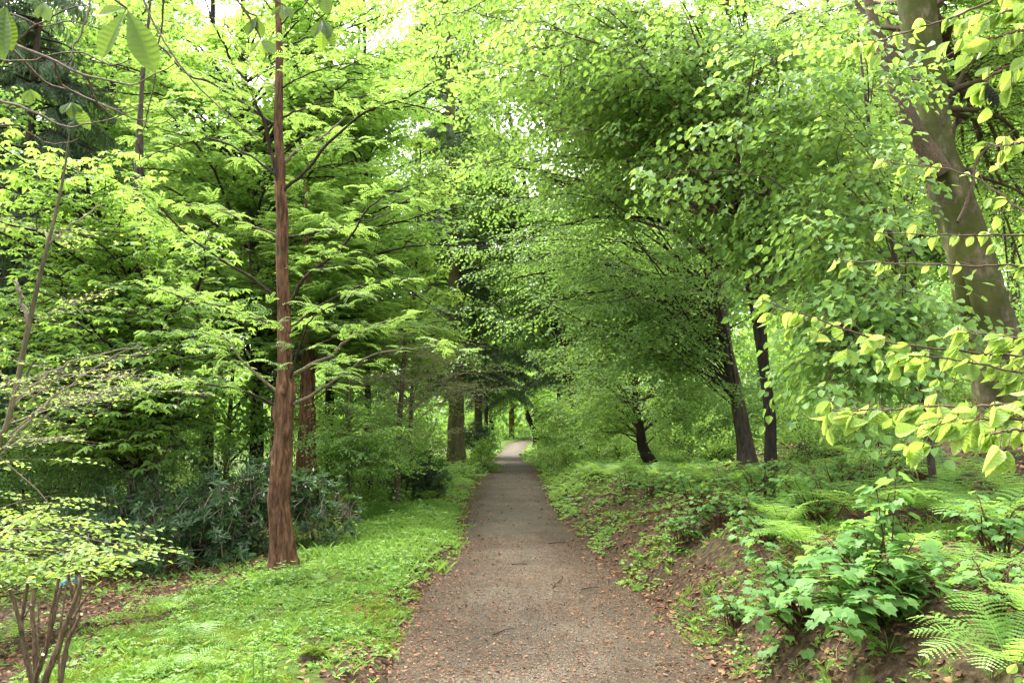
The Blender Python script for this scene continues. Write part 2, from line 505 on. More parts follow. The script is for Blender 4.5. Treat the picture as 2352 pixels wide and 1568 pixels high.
class Tpl:
    """a spray: leaves (v, f, id) and its own thin twigs (wv, wf)"""
    def __init__(s): s.v = []; s.f = []; s.r = []; s.n = 0; s.w = Buf()
    def leaf(s, lf, pos, X, N, sc=1.0, rv=None):
        v, f = lf
        B = basis(np.array(X, float), np.array(N, float))
        s.v.append(np.asarray(pos) + (v * sc) @ B.T); s.f.append(f + s.n); s.n += len(v)
        s.r.append(np.full(len(f), random.random() if rv is None else rv))
    def twig(s, P, r0, r1, n=3):
        P = np.asarray(P, float)
        tube(s.w, P, np.linspace(r0, r1, len(P)), n)
    def done(s):
        s.v = np.concatenate(s.v).astype(np.float32); s.f = np.concatenate(s.f); s.r = np.concatenate(s.r)
        if s.w.n:
            s.wv = np.concatenate(s.w.v); s.wf = np.concatenate(s.w.f)
        else: s.wv = None
        return s

def rv3(a): return np.random.default_rng(random.randrange(10 ** 9)).normal(0, a, 3)

def tpl_alternate(length, nleaf, L, Wd, side=2, droop=.2, lobed=False, simple=False, twig=.0025, tilt=.35, up=0.0):
    """flat spray: a main twig with side twigs and alternate leaves in its plane"""
    t = Tpl()
    tw = [(np.array([0, 0, 0.]), np.array([1, 0, 0.]), length)]
    for k in range(side):
        x = length * (.2 + .5 * k / max(1, side)); sg = 1 if k % 2 else -1
        tw.append((np.array([x, 0, -.1 * x * x / length]), unit(np.array([.75, sg * random.uniform(.5, .9), random.uniform(-.15, .2)])), length * random.uniform(.4, .6)))
    for p, d, ln in tw:
        k = max(2, int(nleaf * ln / length))
        pts = [p + d * ln * q + np.array([0, 0, -droop * ln * q * q]) + (rv3(.012 * ln) if q > 0 else 0) for q in np.linspace(0, 1, 4)]
        if twig: t.twig(pts, twig * (1 if ln == length else .7), twig * .35)
        sd = np.cross([0, 0, 1.], d)
        for j in range(k):
            q = (j + .7) / k
            pos = p + d * ln * q + np.array([0, 0, -droop * ln * q * q])
            sg = 1 if j % 2 else -1
            X = unit(d * .65 + sg * sd * .8 + np.array([0, 0, -droop * .8 + up]) + rv3(.18)) if j < k - 1 else unit(d + np.array([0, 0, -droop]))
            N = unit(np.array([0, 0, 1.]) + rv3(tilt))
            sc = random.uniform(.7, 1.15)
            if lobed: lf = leaf_lobed(L)
            elif simple: lf = leaf_quad(L, Wd)
            else: lf = leaf_hex(L, Wd, random.uniform(.1, .5), random.uniform(0, .3))
            t.leaf(lf, pos, X, N, sc)
    return t.done()

def tpl_palmate(n=3, L=.13, Wd=.05, stem=.12, hang=.3, simple=False):
    """horse chestnut: n hand shaped leaves of five to seven leaflets at a twig end"""
    t = Tpl()
    t.twig([[-.15, 0, -.02], [0, 0, 0]], .004, .003)
    for k in range(n):
        a = 2 * math.pi * k / n + random.uniform(-.5, .5)
        d = unit(np.array([math.cos(a) * .8 + .5, math.sin(a), random.uniform(-.1, .35)]))
        tip = d * stem * random.uniform(.7, 1.2)
        t.twig([[0, 0, 0], tip * .5 + np.array([0, 0, .01]), tip], .002, .0015)
        hd = unit(np.array([d[0], d[1], 0]))
        sd = np.cross([0, 0, 1.], hd); rvv = random.random()
        nl = 5 if random.random() < .5 else 7
        s0 = random.uniform(.75, 1.15)
        for j in range(nl):
            b = (j - (nl - 1) / 2) / ((nl - 1) / 2) * R(118)
            X = unit(hd * math.cos(b) + sd * math.sin(b) + np.array([0, 0, -hang * random.uniform(.6, 1.3)]))
            N = unit(np.array([0, 0, 1.]) + hd * .3 + rv3(.12))
            sc = s0 * (1 - .35 * abs(b) / R(118))
            lf = leaf_quad(L, Wd * 1.1) if simple else leaf_hex(L, Wd, .3, .18)
            t.leaf(lf, tip, X, N, sc, min(1, max(0, rvv + random.uniform(-.1, .1))))
    return t.done()

def tpl_feather(length=.34, npin=11):
    """dawn redwood: flat plume of fine leaflets"""
    t = Tpl()
    for k in range(3):
        sg = (0, 1, -1)[k]
        p = np.array([length * .12 * k, 0, 0]); ln = length * (1, .65, .6)[k]
        d = unit(np.array([1, sg * .65, random.uniform(-.1, .1)])); sd = np.cross([0, 0, 1.], d)
        t.twig([p, p + d * ln * .5 + [0, 0, .01], p + d * ln + [0, 0, -.03]], .0015, .0006)
        for j in range(npin):
            q = (j + .5) / npin
            pos = p + d * ln * q + np.array([0, 0, .02 * math.sin(q * 3) - .03 * q * q])
            for s2 in (1, -1):
                X = unit(d * .55 + s2 * sd + np.array([0, 0, -.15]) + rv3(.08))
                t.leaf(leaf_quad(.055 * (1.15 - q * .6), .017), pos, X, unit(np.array([0, 0, 1.]) + rv3(.25)), random.uniform(.8, 1.15))
    return t.done()

def tpl_clump(n, L, Wd, size, hang=.25, flat=.45):
    """loose clump of leaves for trees further off"""
    t = Tpl()
    t.twig([[-size * .5, 0, 0], [size * .7, 0, -.1 * size]], .004, .002)
    for j in range(n):
        a = random.uniform(0, 6.283); q = math.sqrt(random.random()) * size
        pos = np.array([math.cos(a) * q, math.sin(a) * q, random.gauss(0, flat) * size * .5])
        X = unit(np.array([math.cos(a), math.sin(a), -hang]) + rv3(.45))
        t.leaf(leaf_hex(L, Wd, .2, .2), pos, X, unit(np.array([0, 0, 1.]) + rv3(.5)), random.uniform(.65, 1.2))
    return t.done()

def tpl_spruce(length=.8, n=26, L=.13, Wd=.028):
    t = Tpl()
    t.twig([[0, 0, 0], [length * .5, 0, -.05], [length, 0, -.2]], .006, .002)
    for j in range(n):
        q = (j + .5) / n
        pos = np.array([length * q, random.uniform(-.02, .02), -.2 * q * q])
        sg = 1 if j % 2 else -1
        X = unit(np.array([.5, sg * .45, -1.0 * random.uniform(.3, 1.6)]) + rv3(.2))
        t.leaf(leaf_quad(L * 1.9 * (1.1 - .5 * q), Wd * 1.3, .25), pos, X, unit(np.array([.2, sg * .3, 1.]) + rv3(.5)), random.uniform(.6, 1.2))
        for s2 in (-1, 1):
            t.leaf(leaf_quad(L * .6, Wd * .8), pos + X * L * random.uniform(.2, 1), unit(X + np.array([.5 * s2, .5 * s2, 0])), unit(rv3(1)), 1)
    return t.done()

def tpl_rhodo(n=9, L=.12, Wd=.04):
    t = Tpl()
    t.twig([[-.22, 0, -.05], [-.1, 0, -.01], [0, 0, 0]], .005, .004)
    for j in range(n):
        a = 2 * math.pi * j / n + random.uniform(-.2, .2)
        X = unit(np.array([.25, math.cos(a), math.sin(a)]) + np.array([random.uniform(.0, .5), 0, -.25]))
        t.leaf(leaf_hex(L, Wd, .25, .15), np.array([random.uniform(-.02, .01), 0, 0]), X, unit(np.array([1., 0, .6]) + rv3(.15)), random.uniform(.75, 1.15))
    return t.done()

def scatter(leafbuf, woodbuf, tpls, pos, X, N, sc, base=None, spread=.45):
    """lay sprays down; base is the tint of each spray"""
    pos = np.asarray(pos, float); n = len(pos)
    if n == 0: return
    X = np.asarray(X, float); N = np.asarray(N, float); sc = np.broadcast_to(sc, (n,))
    B = basis(X, N)
    base = rng.random(n) if base is None else np.asarray(base)
    pick = rng.integers(0, len(tpls), n)
    for k, t in enumerate(tpls):
        i = np.nonzero(pick == k)[0]
        if len(i) == 0: continue
        V = pos[i][:, None, :] + sc[i][:, None, None] * np.einsum('vj,nij->nvi', t.v, B[i])
        nv = len(t.v)
        f = (t.f[None] + (np.arange(len(i)) * nv)[:, None, None]).reshape(-1, t.f.shape[1])
        r = np.clip(base[i][:, None] * (1 - spread) + t.r[None] * spread, 0, 1).ravel()
        leafbuf.add(V, f, r)
        if woodbuf is not None and t.wv is not None:
            V = pos[i][:, None, :] + sc[i][:, None, None] * np.einsum('vj,nij->nvi', t.wv, B[i])
            f = (t.wf[None] + (np.arange(len(i)) * len(t.wv))[:, None, None]).reshape(-1, 4)
            woodbuf.add(V, f)

T = {}
T['maple'] = [tpl_alternate(.42, 6, .105, .08, 2, .1, lobed=True, tilt=.3) for _ in range(4)]
T['lime'] = [tpl_alternate(.42, 6, .085, .068, 2, .55, tilt=.4) for _ in range(5)]
T['smalllime'] = [tpl_alternate(.5, 9, .062, .048, 2, .35, tilt=.45) for _ in range(4)]
T['chestnut'] = [tpl_palmate(3) for _ in range(5)]
T['feather'] = [tpl_feather() for _ in range(4)]
T['beechspray'] = [tpl_alternate(.45, 9, .055, .036, 2, .15, tilt=.35) for _ in range(4)]
T['fine'] = [tpl_alternate(.45, 12, .042, .028, 3, .25, tilt=.5, simple=True, twig=.0018) for _ in range(4)]
T['budding'] = [tpl_alternate(.5, 5, .032, .02, 4, .05, tilt=.6, simple=True, twig=.0024) for _ in range(4)]
T['clump'] = [tpl_clump(16, .13, .09, .42) for _ in range(5)]
T['farclump'] = [tpl_clump(16, .24, .17, .8) for _ in range(4)]
T['spruce'] = [tpl_spruce() for _ in range(4)]
T['rhodo'] = [tpl_rhodo() for _ in range(4)]

# ------------------------------------------------------------------ trees
def crown_targets(ells, n, rs):
    """points in the outer part of a list of ellipsoids (centre, radii, weight)"""
    w = np.array([e[2] for e in ells], float); w /= w.sum()
    k = rs.choice(len(ells), n, p=w)
    d = unit(rs.normal(0, 1, (n, 3)))
    q = rs.random(n) ** .45
    return np.array([np.array(ells[a][0]) + np.array(ells[a][1]) * d[i] * q[i] for i, a in enumerate(k)])

def grow(leafb, woodb, trunk, targets, tpls, rs, sprays=9, spc=1.0, limb_r=.03, arch=.15, side_len=.33,
         flat=.6, h_lo=.15, hang=0.0, tint=None, dens=1.0):
    """boughs from the trunk curve to the targets, side branches off them, sprays along those"""
    P = []; XX = []; NN = []; SC = []; BB = []
    zt = trunk[:, 2]; z0, z1 = zt[0], zt[-1]
    for tg in targets:
        hd = math.hypot(tg[0] - trunk[0, 0], tg[1] - trunk[0, 1])
        zs = tg[2] - hd * rs.uniform(.15, .75)
        if zs < z0 + (z1 - z0) * h_lo: zs = z0 + (z1 - z0) * (h_lo + .35 * rs.random())
        zs = min(zs, z1 - (z1 - z0) * .02)
        i = int(np.argmin(abs(zt - zs))); st = trunk[i, :3]
        L = np.linalg.norm(tg - st)
        if L < .2: continue
        mid = (st + tg) / 2 + np.array([0, 0, arch * L]) + rs.normal(0, .05 * L, 3)
        C = spline([st, mid, tg], 9, .018 * L, int(rs.integers(1e9)))
        r0 = min(limb_r * (.5 + .22 * L), trunk[i, 3] * .6 if trunk.shape[1] > 3 else 1)
        tube(woodb, C, np.linspace(r0, r0 * .18, 9), 4)
        bt = rs.random() if tint is None else tint
        ns = max(3, int(sprays * dens))
        for s in range(ns):
            q = .25 + .75 * (s + rs.random()) / ns
            k = min(7, int(q * 8)); f = q * 8 - k
            p = C[k] * (1 - f) + C[k + 1] * f
            d = unit(C[k + 1] - C[k]); hd_ = unit(np.array([d[0], d[1], d[2] * .4]))
            sd = np.cross([0, 0, 1.], hd_); sg = 1 if s % 2 else -1
            sl = side_len * L * (1.15 - q) * rs.uniform(.5, 1.2) + .12
            X = unit(hd_ * .6 + sg * sd * rs.uniform(.4, 1) + np.array([0, 0, rs.uniform(-.15, .25) - hang]))
            e = p + X * sl + np.array([0, 0, -hang * sl * .5])
            m_ = (p + e) / 2 + rs.normal(0, .04 * sl, 3) + np.array([0, 0, .04 * sl])
            tube(woodb, np.array([p, m_, e]), [r0 * .3, r0 * .2, r0 * .1], 3)
            kk = max(1, int(sl / (.26 * spc)))
            for j in range(kk + 1):
                qq = (j + rs.random() * .6) / (kk + .6)
                pp = p + (e - p) * min(qq, 1)
                s3 = 1 if (j + s) % 2 else -1
                X2 = unit(X * .8 + s3 * np.cross([0, 0, 1.], X) * rs.uniform(.1, .9) + np.array([0, 0, rs.uniform(-.2, .15) - hang])) if j < kk else X
                P.append(pp); XX.append(X2)
                NN.append(np.array([0, 0, 1.]) + rs.normal(0, 1 - flat, 3) * .5)
                SC.append(spc * rs.uniform(.75, 1.2)); BB.append(np.clip(bt * .6 + rs.random() * .4, 0, 1))
    if P: scatter(leafb, woodb, tpls, P, XX, NN, np.array(SC), BB)
    return len(P)

def trunk_curve(base, pts, n=24):
    """pts: (x, y, z, radius)"""
    return spline(np.vstack([[*base[:3], pts[0][3] if len(pts) else .1], pts]) if False else np.asarray(pts, float), n)

def make_tree(name, label, base, trunk, ells, ntar, tpls, leafm, barkm, twigm, seed, group=None, cat='tree',
              rough=.25, sides=14, flare=1.35, extra_limbs=(), **kw):
    rs = np.random.default_rng(seed)
    t = thing(name, base, label, cat, group)
    tb = Buf()
    C = spline(trunk, 40)
    C[:, 3] = np.maximum(C[:, 3], .004)
    C[:, 3] *= 1 + (flare - 1) * np.exp(-np.linspace(0, 1, 40) * 22)
    C0 = C.copy(); C0[0, 2] -= .15
    tube(tb, C0[:, :3], C0[:, 3], sides, rough=rough, seed=seed % 97)
    tb.build('trunk', M[barkm], t, smooth=True)
    lb, wb = Buf(), Buf()
    for el in extra_limbs:
        E = spline(el, 18, .01, seed)
        E[:, 3] = np.maximum(E[:, 3], .003)
        tube(wb, E[:, :3], E[:, 3], 7, rough=.15)
    grow(lb, wb, C, crown_targets(ells, ntar, rs), tpls, rs, **kw)
    wb.build('branches', M[twigm], t, smooth=True)
    lb.build('crown', M[leafm], t)
    return t

def vt(pts, d, wpx=True, w0=None):
    """trunk points from (vx, vy, width px[, distance])"""
    out = []
    for p in pts:
        dd = p[3] if len(p) > 3 else d
        q = W(p[0], p[1], dd)
        out.append([q[0], q[1], q[2], p[2] * dd / F / 2])
    return np.array(out)

def E(vx, vy, d, rx, rz, ry, w=1.0):
    """crown ellipsoid centred on the line of sight, radii in metres"""
    return (W(vx, vy, d), (rx, ry, rz), w)

# ---- the dawn redwood beside the path
def build_redwood():
    base = hit(654, 1312)
    d = base[1]
    t = thing('dawn_redwood', base, 'slender tree with twisted red-brown fibrous trunk standing on the green verge left of the path', 'tree')
    tr = [(654, 1325, 66), (652, 1308, 61), (647, 1260, 54), (644, 1203, 51), (640, 1153, 47), (643, 1097, 42), (649, 1045, 44), (652, 992, 38),
          (654, 939, 40), (656, 904, 41), (656, 851, 33), (654, 781, 30), (652, 700, 28), (648, 600, 27), (649, 500, 26),
          (644, 430, 24), (645, 380, 21), (640, 300, 19), (641, 200, 18), (641, 100, 15), (638, 0, 13), (636, -150, 9), (634, -330, 3)]
    C = spline(vt(tr, d), 230)
    n = 56; th = np.linspace(0, 2 * math.pi, n, endpoint=False)
    z = C[:, 2] - base[2]
    zz = z[:, None]; tt = th[None, :] + .25 * np.sin(zz * 1.1)
    rr = C[:, 3][:, None] * (1 + .07 * np.sin(5 * tt + zz * .9) + .05 * np.sin(9 * tt - zz * .7 + 1) + .03 * fbm(tt * 6, zz * 2.2, 3, 3)
                             + np.exp(-zz / .13) * .24 * (np.sin(4 * tt + 1) + .5) + .06 * np.sin(zz * 7 + tt * 2) * np.exp(-zz / 2.0))
    rr = rr + .006 * fbm(tt * 14, zz * 3, 8, 3)
    for (kz, ka, amp, sz) in [(1.15, -2.2, .035, .05), (.95, -1.9, -.018, .1), (1.55, -.9, .06, .07), (1.43, -.75, -.035, .1), (2.0, -1.6, .045, .05), (1.88, -1.6, -.03, .09), (2.05, -.3, .04, .06), (.95, -.2, .03, .12), (1.75, -2.8, .03, .08), (1.3, -2.9, .02, .05), (.6, -1.4, -.02, .3)]:
        da = (th[None, :] - ka + math.pi) % (2 * math.pi) - math.pi
        rr = rr + amp * np.exp(-((zz - kz) / sz) ** 2 - (da / .35) ** 2)
    V = np.stack([C[:, 0][:, None] + rr * np.cos(th), C[:, 1][:, None] + rr * np.sin(th), C[:, 2][:, None] + 0 * rr], -1)
    k = len(C); i = np.arange(k - 1)[:, None]; j = np.arange(n)[None, :]; j2 = (j + 1) % n
    b = Buf(); b.add(V, np.stack([i * n + j, i * n + j2, (i + 1) * n + j2, (i + 1) * n + j], -1).reshape(-1, 4))
    b.build('trunk', M['redbark'], t, smooth=True)
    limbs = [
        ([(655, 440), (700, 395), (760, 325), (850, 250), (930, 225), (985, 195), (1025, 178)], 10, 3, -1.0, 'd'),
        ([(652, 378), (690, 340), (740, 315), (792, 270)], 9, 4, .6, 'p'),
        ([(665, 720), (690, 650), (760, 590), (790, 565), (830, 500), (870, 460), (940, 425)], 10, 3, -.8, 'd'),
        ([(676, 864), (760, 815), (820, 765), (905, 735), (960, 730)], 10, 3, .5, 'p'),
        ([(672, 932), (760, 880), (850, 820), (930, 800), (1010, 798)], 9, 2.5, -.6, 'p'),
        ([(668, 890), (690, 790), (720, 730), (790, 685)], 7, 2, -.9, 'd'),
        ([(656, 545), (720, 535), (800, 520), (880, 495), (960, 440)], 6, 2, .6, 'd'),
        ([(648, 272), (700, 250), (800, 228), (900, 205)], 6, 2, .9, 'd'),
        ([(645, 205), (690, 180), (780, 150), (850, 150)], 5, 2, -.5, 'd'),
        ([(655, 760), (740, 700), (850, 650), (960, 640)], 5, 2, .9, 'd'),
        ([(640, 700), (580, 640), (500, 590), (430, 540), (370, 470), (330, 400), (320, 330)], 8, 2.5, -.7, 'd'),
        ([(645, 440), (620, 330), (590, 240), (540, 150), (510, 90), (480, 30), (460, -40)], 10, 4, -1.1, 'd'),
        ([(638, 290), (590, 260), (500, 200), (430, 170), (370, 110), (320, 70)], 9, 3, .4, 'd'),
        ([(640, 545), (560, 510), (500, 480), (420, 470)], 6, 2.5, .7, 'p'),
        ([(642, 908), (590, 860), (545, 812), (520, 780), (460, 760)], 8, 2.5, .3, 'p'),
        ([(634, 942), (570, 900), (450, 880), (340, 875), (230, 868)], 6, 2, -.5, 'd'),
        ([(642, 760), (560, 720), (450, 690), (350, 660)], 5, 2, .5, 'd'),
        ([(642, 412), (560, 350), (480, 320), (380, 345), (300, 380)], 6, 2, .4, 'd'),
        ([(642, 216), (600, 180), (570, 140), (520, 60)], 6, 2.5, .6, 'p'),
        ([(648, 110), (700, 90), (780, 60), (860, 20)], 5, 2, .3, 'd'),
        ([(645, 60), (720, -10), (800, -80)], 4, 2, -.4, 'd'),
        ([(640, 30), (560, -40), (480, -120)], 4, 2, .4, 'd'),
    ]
    lb, wb = Buf(), Buf()
    rs = np.random.default_rng(5)
    P = []; X = []; SC = []
    for (pts, w0, w1, dep, kind) in limbs:
        m = len(pts)
        A = vt([(p[0], p[1], w0 + (w1 - w0) * q / (m - 1), d + dep * (q / (m - 1)) ** 1.2) for q, p in enumerate(pts)], d)
        A[0, :3] = (A[0, :3] + C[int(np.argmin(abs(C[:, 2] - A[0, 2]))), :3]) / 2
        Cc = spline(A, 26, .012, int(rs.integers(1e9)))
        o = Buf(); tube(o, Cc[:, :3], np.maximum(Cc[:, 3] * .88, .004), 8, rough=.2)
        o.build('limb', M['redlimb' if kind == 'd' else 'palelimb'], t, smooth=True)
        L = np.linalg.norm(Cc[-1, :3] - Cc[0, :3])
        for s in range(int(4.5 * L)):
            q = .12 + .88 * rs.random(); kf = q * 24; k0 = int(kf); p = Cc[k0, :3] + (Cc[k0 + 1, :3] - Cc[k0, :3]) * (kf - k0)
            dr = unit(Cc[k0 + 1, :3] - Cc[k0, :3]); dr = unit(np.array([dr[0], dr[1], dr[2] * .3]))
            sd = np.cross([0, 0, 1.], dr); sg = 1 if s % 2 else -1
            ln = rs.uniform(.25, 1.0) * (1.2 - q * .6)
            Xd = unit(dr * .6 + sg * sd * rs.uniform(.5, 1) + np.array([0, 0, rs.uniform(-.1, .3)]))
            e = p + Xd * ln; tube(wb, spline([p, (p + e) / 2 + [0, 0, .05 * ln], e], 5, .01, int(rs.integers(1e9))), np.linspace(.0045, .0015, 5), 3)
            kk = int(ln / .19) + 1
            for jj in range(kk):
                P.append(p + (e - p) * (jj + .6) / kk); s3 = 1 if jj % 2 else -1
                X.append(unit(Xd * .7 + s3 * np.cross([0, 0, 1.], Xd) * .8 + np.array([0, 0, rs.uniform(-.3, .25)]))); SC.append(rs.uniform(.5, 1.0))
    N = np.array([0, 0, 1.]) + rs.normal(0, .32, (len(P), 3))
    scatter(lb, wb, T['feather'], P, X, N, np.array(SC))
    wb.build('twigs', M['darktwig'], t)
    lb.build('crown', M['feather'], t)
build_redwood()

# ---- big beech on the right-hand slope
def build_beech():
    base = hit(2330, 935, 8)
    d = base[1]
    tr = [(2345, 1010, 190), (2330, 935, 165), (2300, 840, 142), (2276, 756, 128), (2243, 655, 122), (2210, 529, 104), (2177, 428, 92), (2145, 328, 88),
          (2138, 201, 82), (2118, 100, 84), (2104, 0, 84), (2092, -150, 74), (2075, -400, 60), (2060, -700, 30)]
    fork = vt([(2165, 400, 50), (2105, 310, 44), (2046, 166, 32), (2015, 80, 26), (1992, 0, 22), (1960, -120, 16)], d - .3)
    fork2 = vt([(2120, 120, 50), (2080, 0, 40), (2060, -150, 30)], d + .2)
    lb3 = vt([(2200, 510, 8), (2230, 440, 8), (2250, 360, 6), (2330, 300, 4)], d - .5)
    e = [E(2330, 200, d + 3, 2.0, 2.2, 2.0), E(2390, 560, d + 3, 1.6, 1.8, 1.5, .7), E(1950, 60, d + 3, 2.6, 1.4, 2), E(2200, -200, d, 3.5, 2.0, 3)]
    make_tree('beech_tree', 'stout mossy beech with smooth grey-brown trunk leaning left, on the slope at the right edge', base,
              vt(tr, d) * np.array([1, 1, 1, .88]), e, 46, T['smalllime'], 'maple', 'beechbark', 'twig', 101, rough=.3, sides=40, flare=1.25,
              extra_limbs=(fork, fork2, lb3), sprays=10, spc=1.15, limb_r=.035, h_lo=.3, side_len=.35)
build_beech()

# ---- lime trees of the right side (large drooping fresh leaves)
def base_tr(vx, vy, pts, dmin=2, at=None):
    """foot of a tree and its trunk line; 'at' sets the distance of trees whose foot is hidden"""
    if at is None:
        b = hit(vx, vy, dmin)
    else:
        b = W(vx, vy, at); b[2] = gz(b[0], b[1])
    t = vt([(vx, vy + 12, pts[0])] + pts[1], b[1])
    t[0, 2] = min(t[0, 2], b[2] - .05)
    return b, t

b, tr = base_tr(1772, 1116, (32, [(1770, 1040, 26), (1768, 950, 24), (1755, 850, 22), (1735, 720, 21), (1712, 600, 20), (1692, 450, 20), (1686, 300, 17), (1680, 180, 14), (1672, 50, 10), (1665, -120, 6)]), 8)
d9 = b[1]
make_tree('lime_tree', 'thin dark trunk right of the rough-barked one, carrying broad drooping fresh green leaves', b, tr,
          [E(1560, 120, d9 - 2, 2.6, 1.3, 1.8, 1.3), E(1860, 330, d9 - 1.5, 1.9, 1.8, 1.5, 1.0), E(1400, 60, d9 - 1, 1.9, 1.3, 1.8, 1), E(1930, 640, d9 - 2, 1.0, 1.2, 1.0, .7), E(1250, 330, d9 + 1.5, 1.8, 1.4, 1.2, .7), E(1850, 60, d9 - 1, 1.5, 1.2, 1.4, .8), E(1190, 130, d9 + 1, 1.9, 1.6, 1.6, 1.3), E(1050, 60, d9 + 3, 1.6, 1.4, 1.4, .7)],
          115, T['lime'], 'lime', 'darkbark', 'twig', 201, sprays=11, spc=.95, limb_r=.02, hang=.1, h_lo=.3, side_len=.32)

b, tr = base_tr(1722, 1078, (52, [(1712, 1020, 40), (1700, 950, 35), (1685, 870, 32), (1668, 790, 30), (1655, 700, 27), (1640, 600, 26), (1600, 480, 20), (1560, 400, 14), (1520, 320, 8)]), 10)
d8 = b[1]
lim = [vt([(1655, 640, 16), (1600, 450, 13), (1480, 385, 10), (1400, 340, 6)], d8 - .5), vt([(1640, 600, 14), (1520, 510, 10), (1380, 500, 7), (1280, 520, 4)], d8 - 1.2),
       vt([(1660, 760, 12), (1500, 640, 10), (1350, 610, 6), (1180, 640, 4)], d8 - .2), vt([(1330, 430, 4), (1290, 420, 7), (1230, 395, 7), (1150, 380, 4)], d8 - .5)]
make_tree('hornbeam_tree', 'rough-barked brown trunk spreading a dense dark green canopy over the right of the path', b, tr,
          [E(1350, 620, d8 - 1, 2.9, 1.8, 2.6, 2), E(1150, 520, d8 + 1, 2.0, 1.6, 2.0, 1), E(1560, 620, d8 + 1.5, 2.4, 1.6, 2.0, 1.2), E(1430, 800, d8 - .5, 1.7, 1.2, 2.0, .9), E(1610, 830, d8 - .8, 1.2, 1.2, 1.2, .6), E(1200, 400, d8 + 1, 2.6, 1.0, 2, .7)],
          100, T['smalllime'], 'hornbeam', 'greybark', 'darktwig', 202, sprays=8, spc=.95, limb_r=.013, hang=.1, h_lo=.18, side_len=.3, extra_limbs=lim)

b, tr = base_tr(1507, 1070, (30, [(1478, 1030, 26), (1470, 980, 20), (1458, 910, 17), (1462, 840, 13), (1478, 760, 8)]), 10)
make_tree('small_dark_tree', 'small tree with a crooked black trunk leaning left above the right bank', b, tr,
          [E(1420, 850, b[1] - .5, 2.2, 1.5, 1.8, 1.2), E(1560, 900, b[1] + .5, 2.0, 1.3, 1.8), E(1350, 960, b[1] + 1, 1.2, .7, 1.2, .4)], 52, T['smalllime'], 'lime', 'darkbark', 'darktwig', 203, sprays=8, spc=1.0, limb_r=.02)

# foreground lime sapling sprays on the right, rooted up the bank
b, tr = base_tr(2140, 1010, (16, [(2120, 900, 14), (2090, 760, 12), (2050, 560, 11), (2010, 380, 9), (1985, 200, 7), (1970, 60, 4)]), at=8.4)
b2 = b
make_tree('lime_sapling', 'slim sapling in front of the leaning beech, hung with broad soft green leaves', b, tr,
          [E(1930, 720, 7.2, .65, .8, .7, 1.0), E(1890, 870, 6.8, .5, .3, .5, .5), E(2000, 830, 6.8, .65, .6, .5, .8), E(1890, 480, 7.6, .7, 1.0, .6, .7), E(1880, 180, 7.8, .9, .7, .8, .6), E(1600, 250, 8, 1.2, 1, .8, .5)],
          46, T['lime'], 'lime', 'greybark', 'twig', 204, sprays=8, spc=1.0, limb_r=.012, hang=.15, side_len=.25, sides=8)

# ---- left side
b, tr = base_tr(335, 1150, (60, [(330, 1000, 52), (325, 800, 46), (322, 560, 34), (320, 350, 18), (324, 240, 12), (331, 140, 9), (342, 40, 6), (350, -60, 3)]), at=14.5)
dC = b[1]
make_tree('horse_chestnut', 'horse chestnut behind the rhododendrons with hand-shaped leaves in drooping tiers', b, tr,
          [E(120, 500, dC - 3.0, 2.6, 1.8, 2.0, 1.3), E(270, 850, dC - 3.4, 1.9, 1.5, 1.6, 1.4), E(100, 820, dC - 3, 1.8, 1.6, 1.6, 1), E(300, 1010, dC - 3.6, 1.2, .7, 1.0, .8), E(300, 650, dC - 2, 1.5, 1.6, 1.4, 1)],
          88, T['chestnut'], 'chestnut', 'greybark', 'darktwig', 301, sprays=9, spc=1.15, limb_r=.03, hang=.0, h_lo=.1, side_len=.34)

b, tr = base_tr(590, 1076, (34, [(590, 980, 28), (590, 850, 26), (588, 700, 24), (582, 560, 22), (575, 420, 20), (565, 280, 16), (560, 120, 12), (556, -80, 7)]), at=19)
dM = b[1]
make_tree('maple_tree', 'maple with a straight dark trunk left of the redwood and layered bright yellow-green leaves', b, tr,
          [E(520, 350, dM - 1, 3.6, 2.8, 3, 1.6), E(830, 420, dM - 1, 3.4, 2.6, 2.6, 1.5), E(420, 140, dM, 3.6, 1.8, 3, 1), E(780, 130, dM, 3.4, 1.8, 3, 1), E(560, 700, dM - 2, 3.0, 1.6, 2, .9), E(850, 680, dM - 1, 2.4, 1.4, 2, .8)],
          135, T['maple'], 'maple', 'darkbark', 'darktwig', 302, sprays=10, spc=1.35, limb_r=.03, h_lo=.2, side_len=.3, flat=.8)

b, tr = base_tr(706, 1105, (50, [(706, 1000, 40), (707, 900, 33), (708, 780, 28), (706, 640, 18), (704, 520, 9), (703, 420, 4)]), at=16)
dR = b[1]
make_tree('redwood_behind', 'second red-brown trunk half hidden just right behind the twisted one', b, tr,
          [E(720, 620, dR, 1.6, 1.8, 1.6, 1), E(800, 760, dR, 1.8, .8, 1.4, .6)], 50, T['feather'], 'feather', 'redbark', 'darktwig', 303,
          rough=.3, sides=24, flare=1.5, sprays=10, spc=1.7, limb_r=.015, flat=.8)

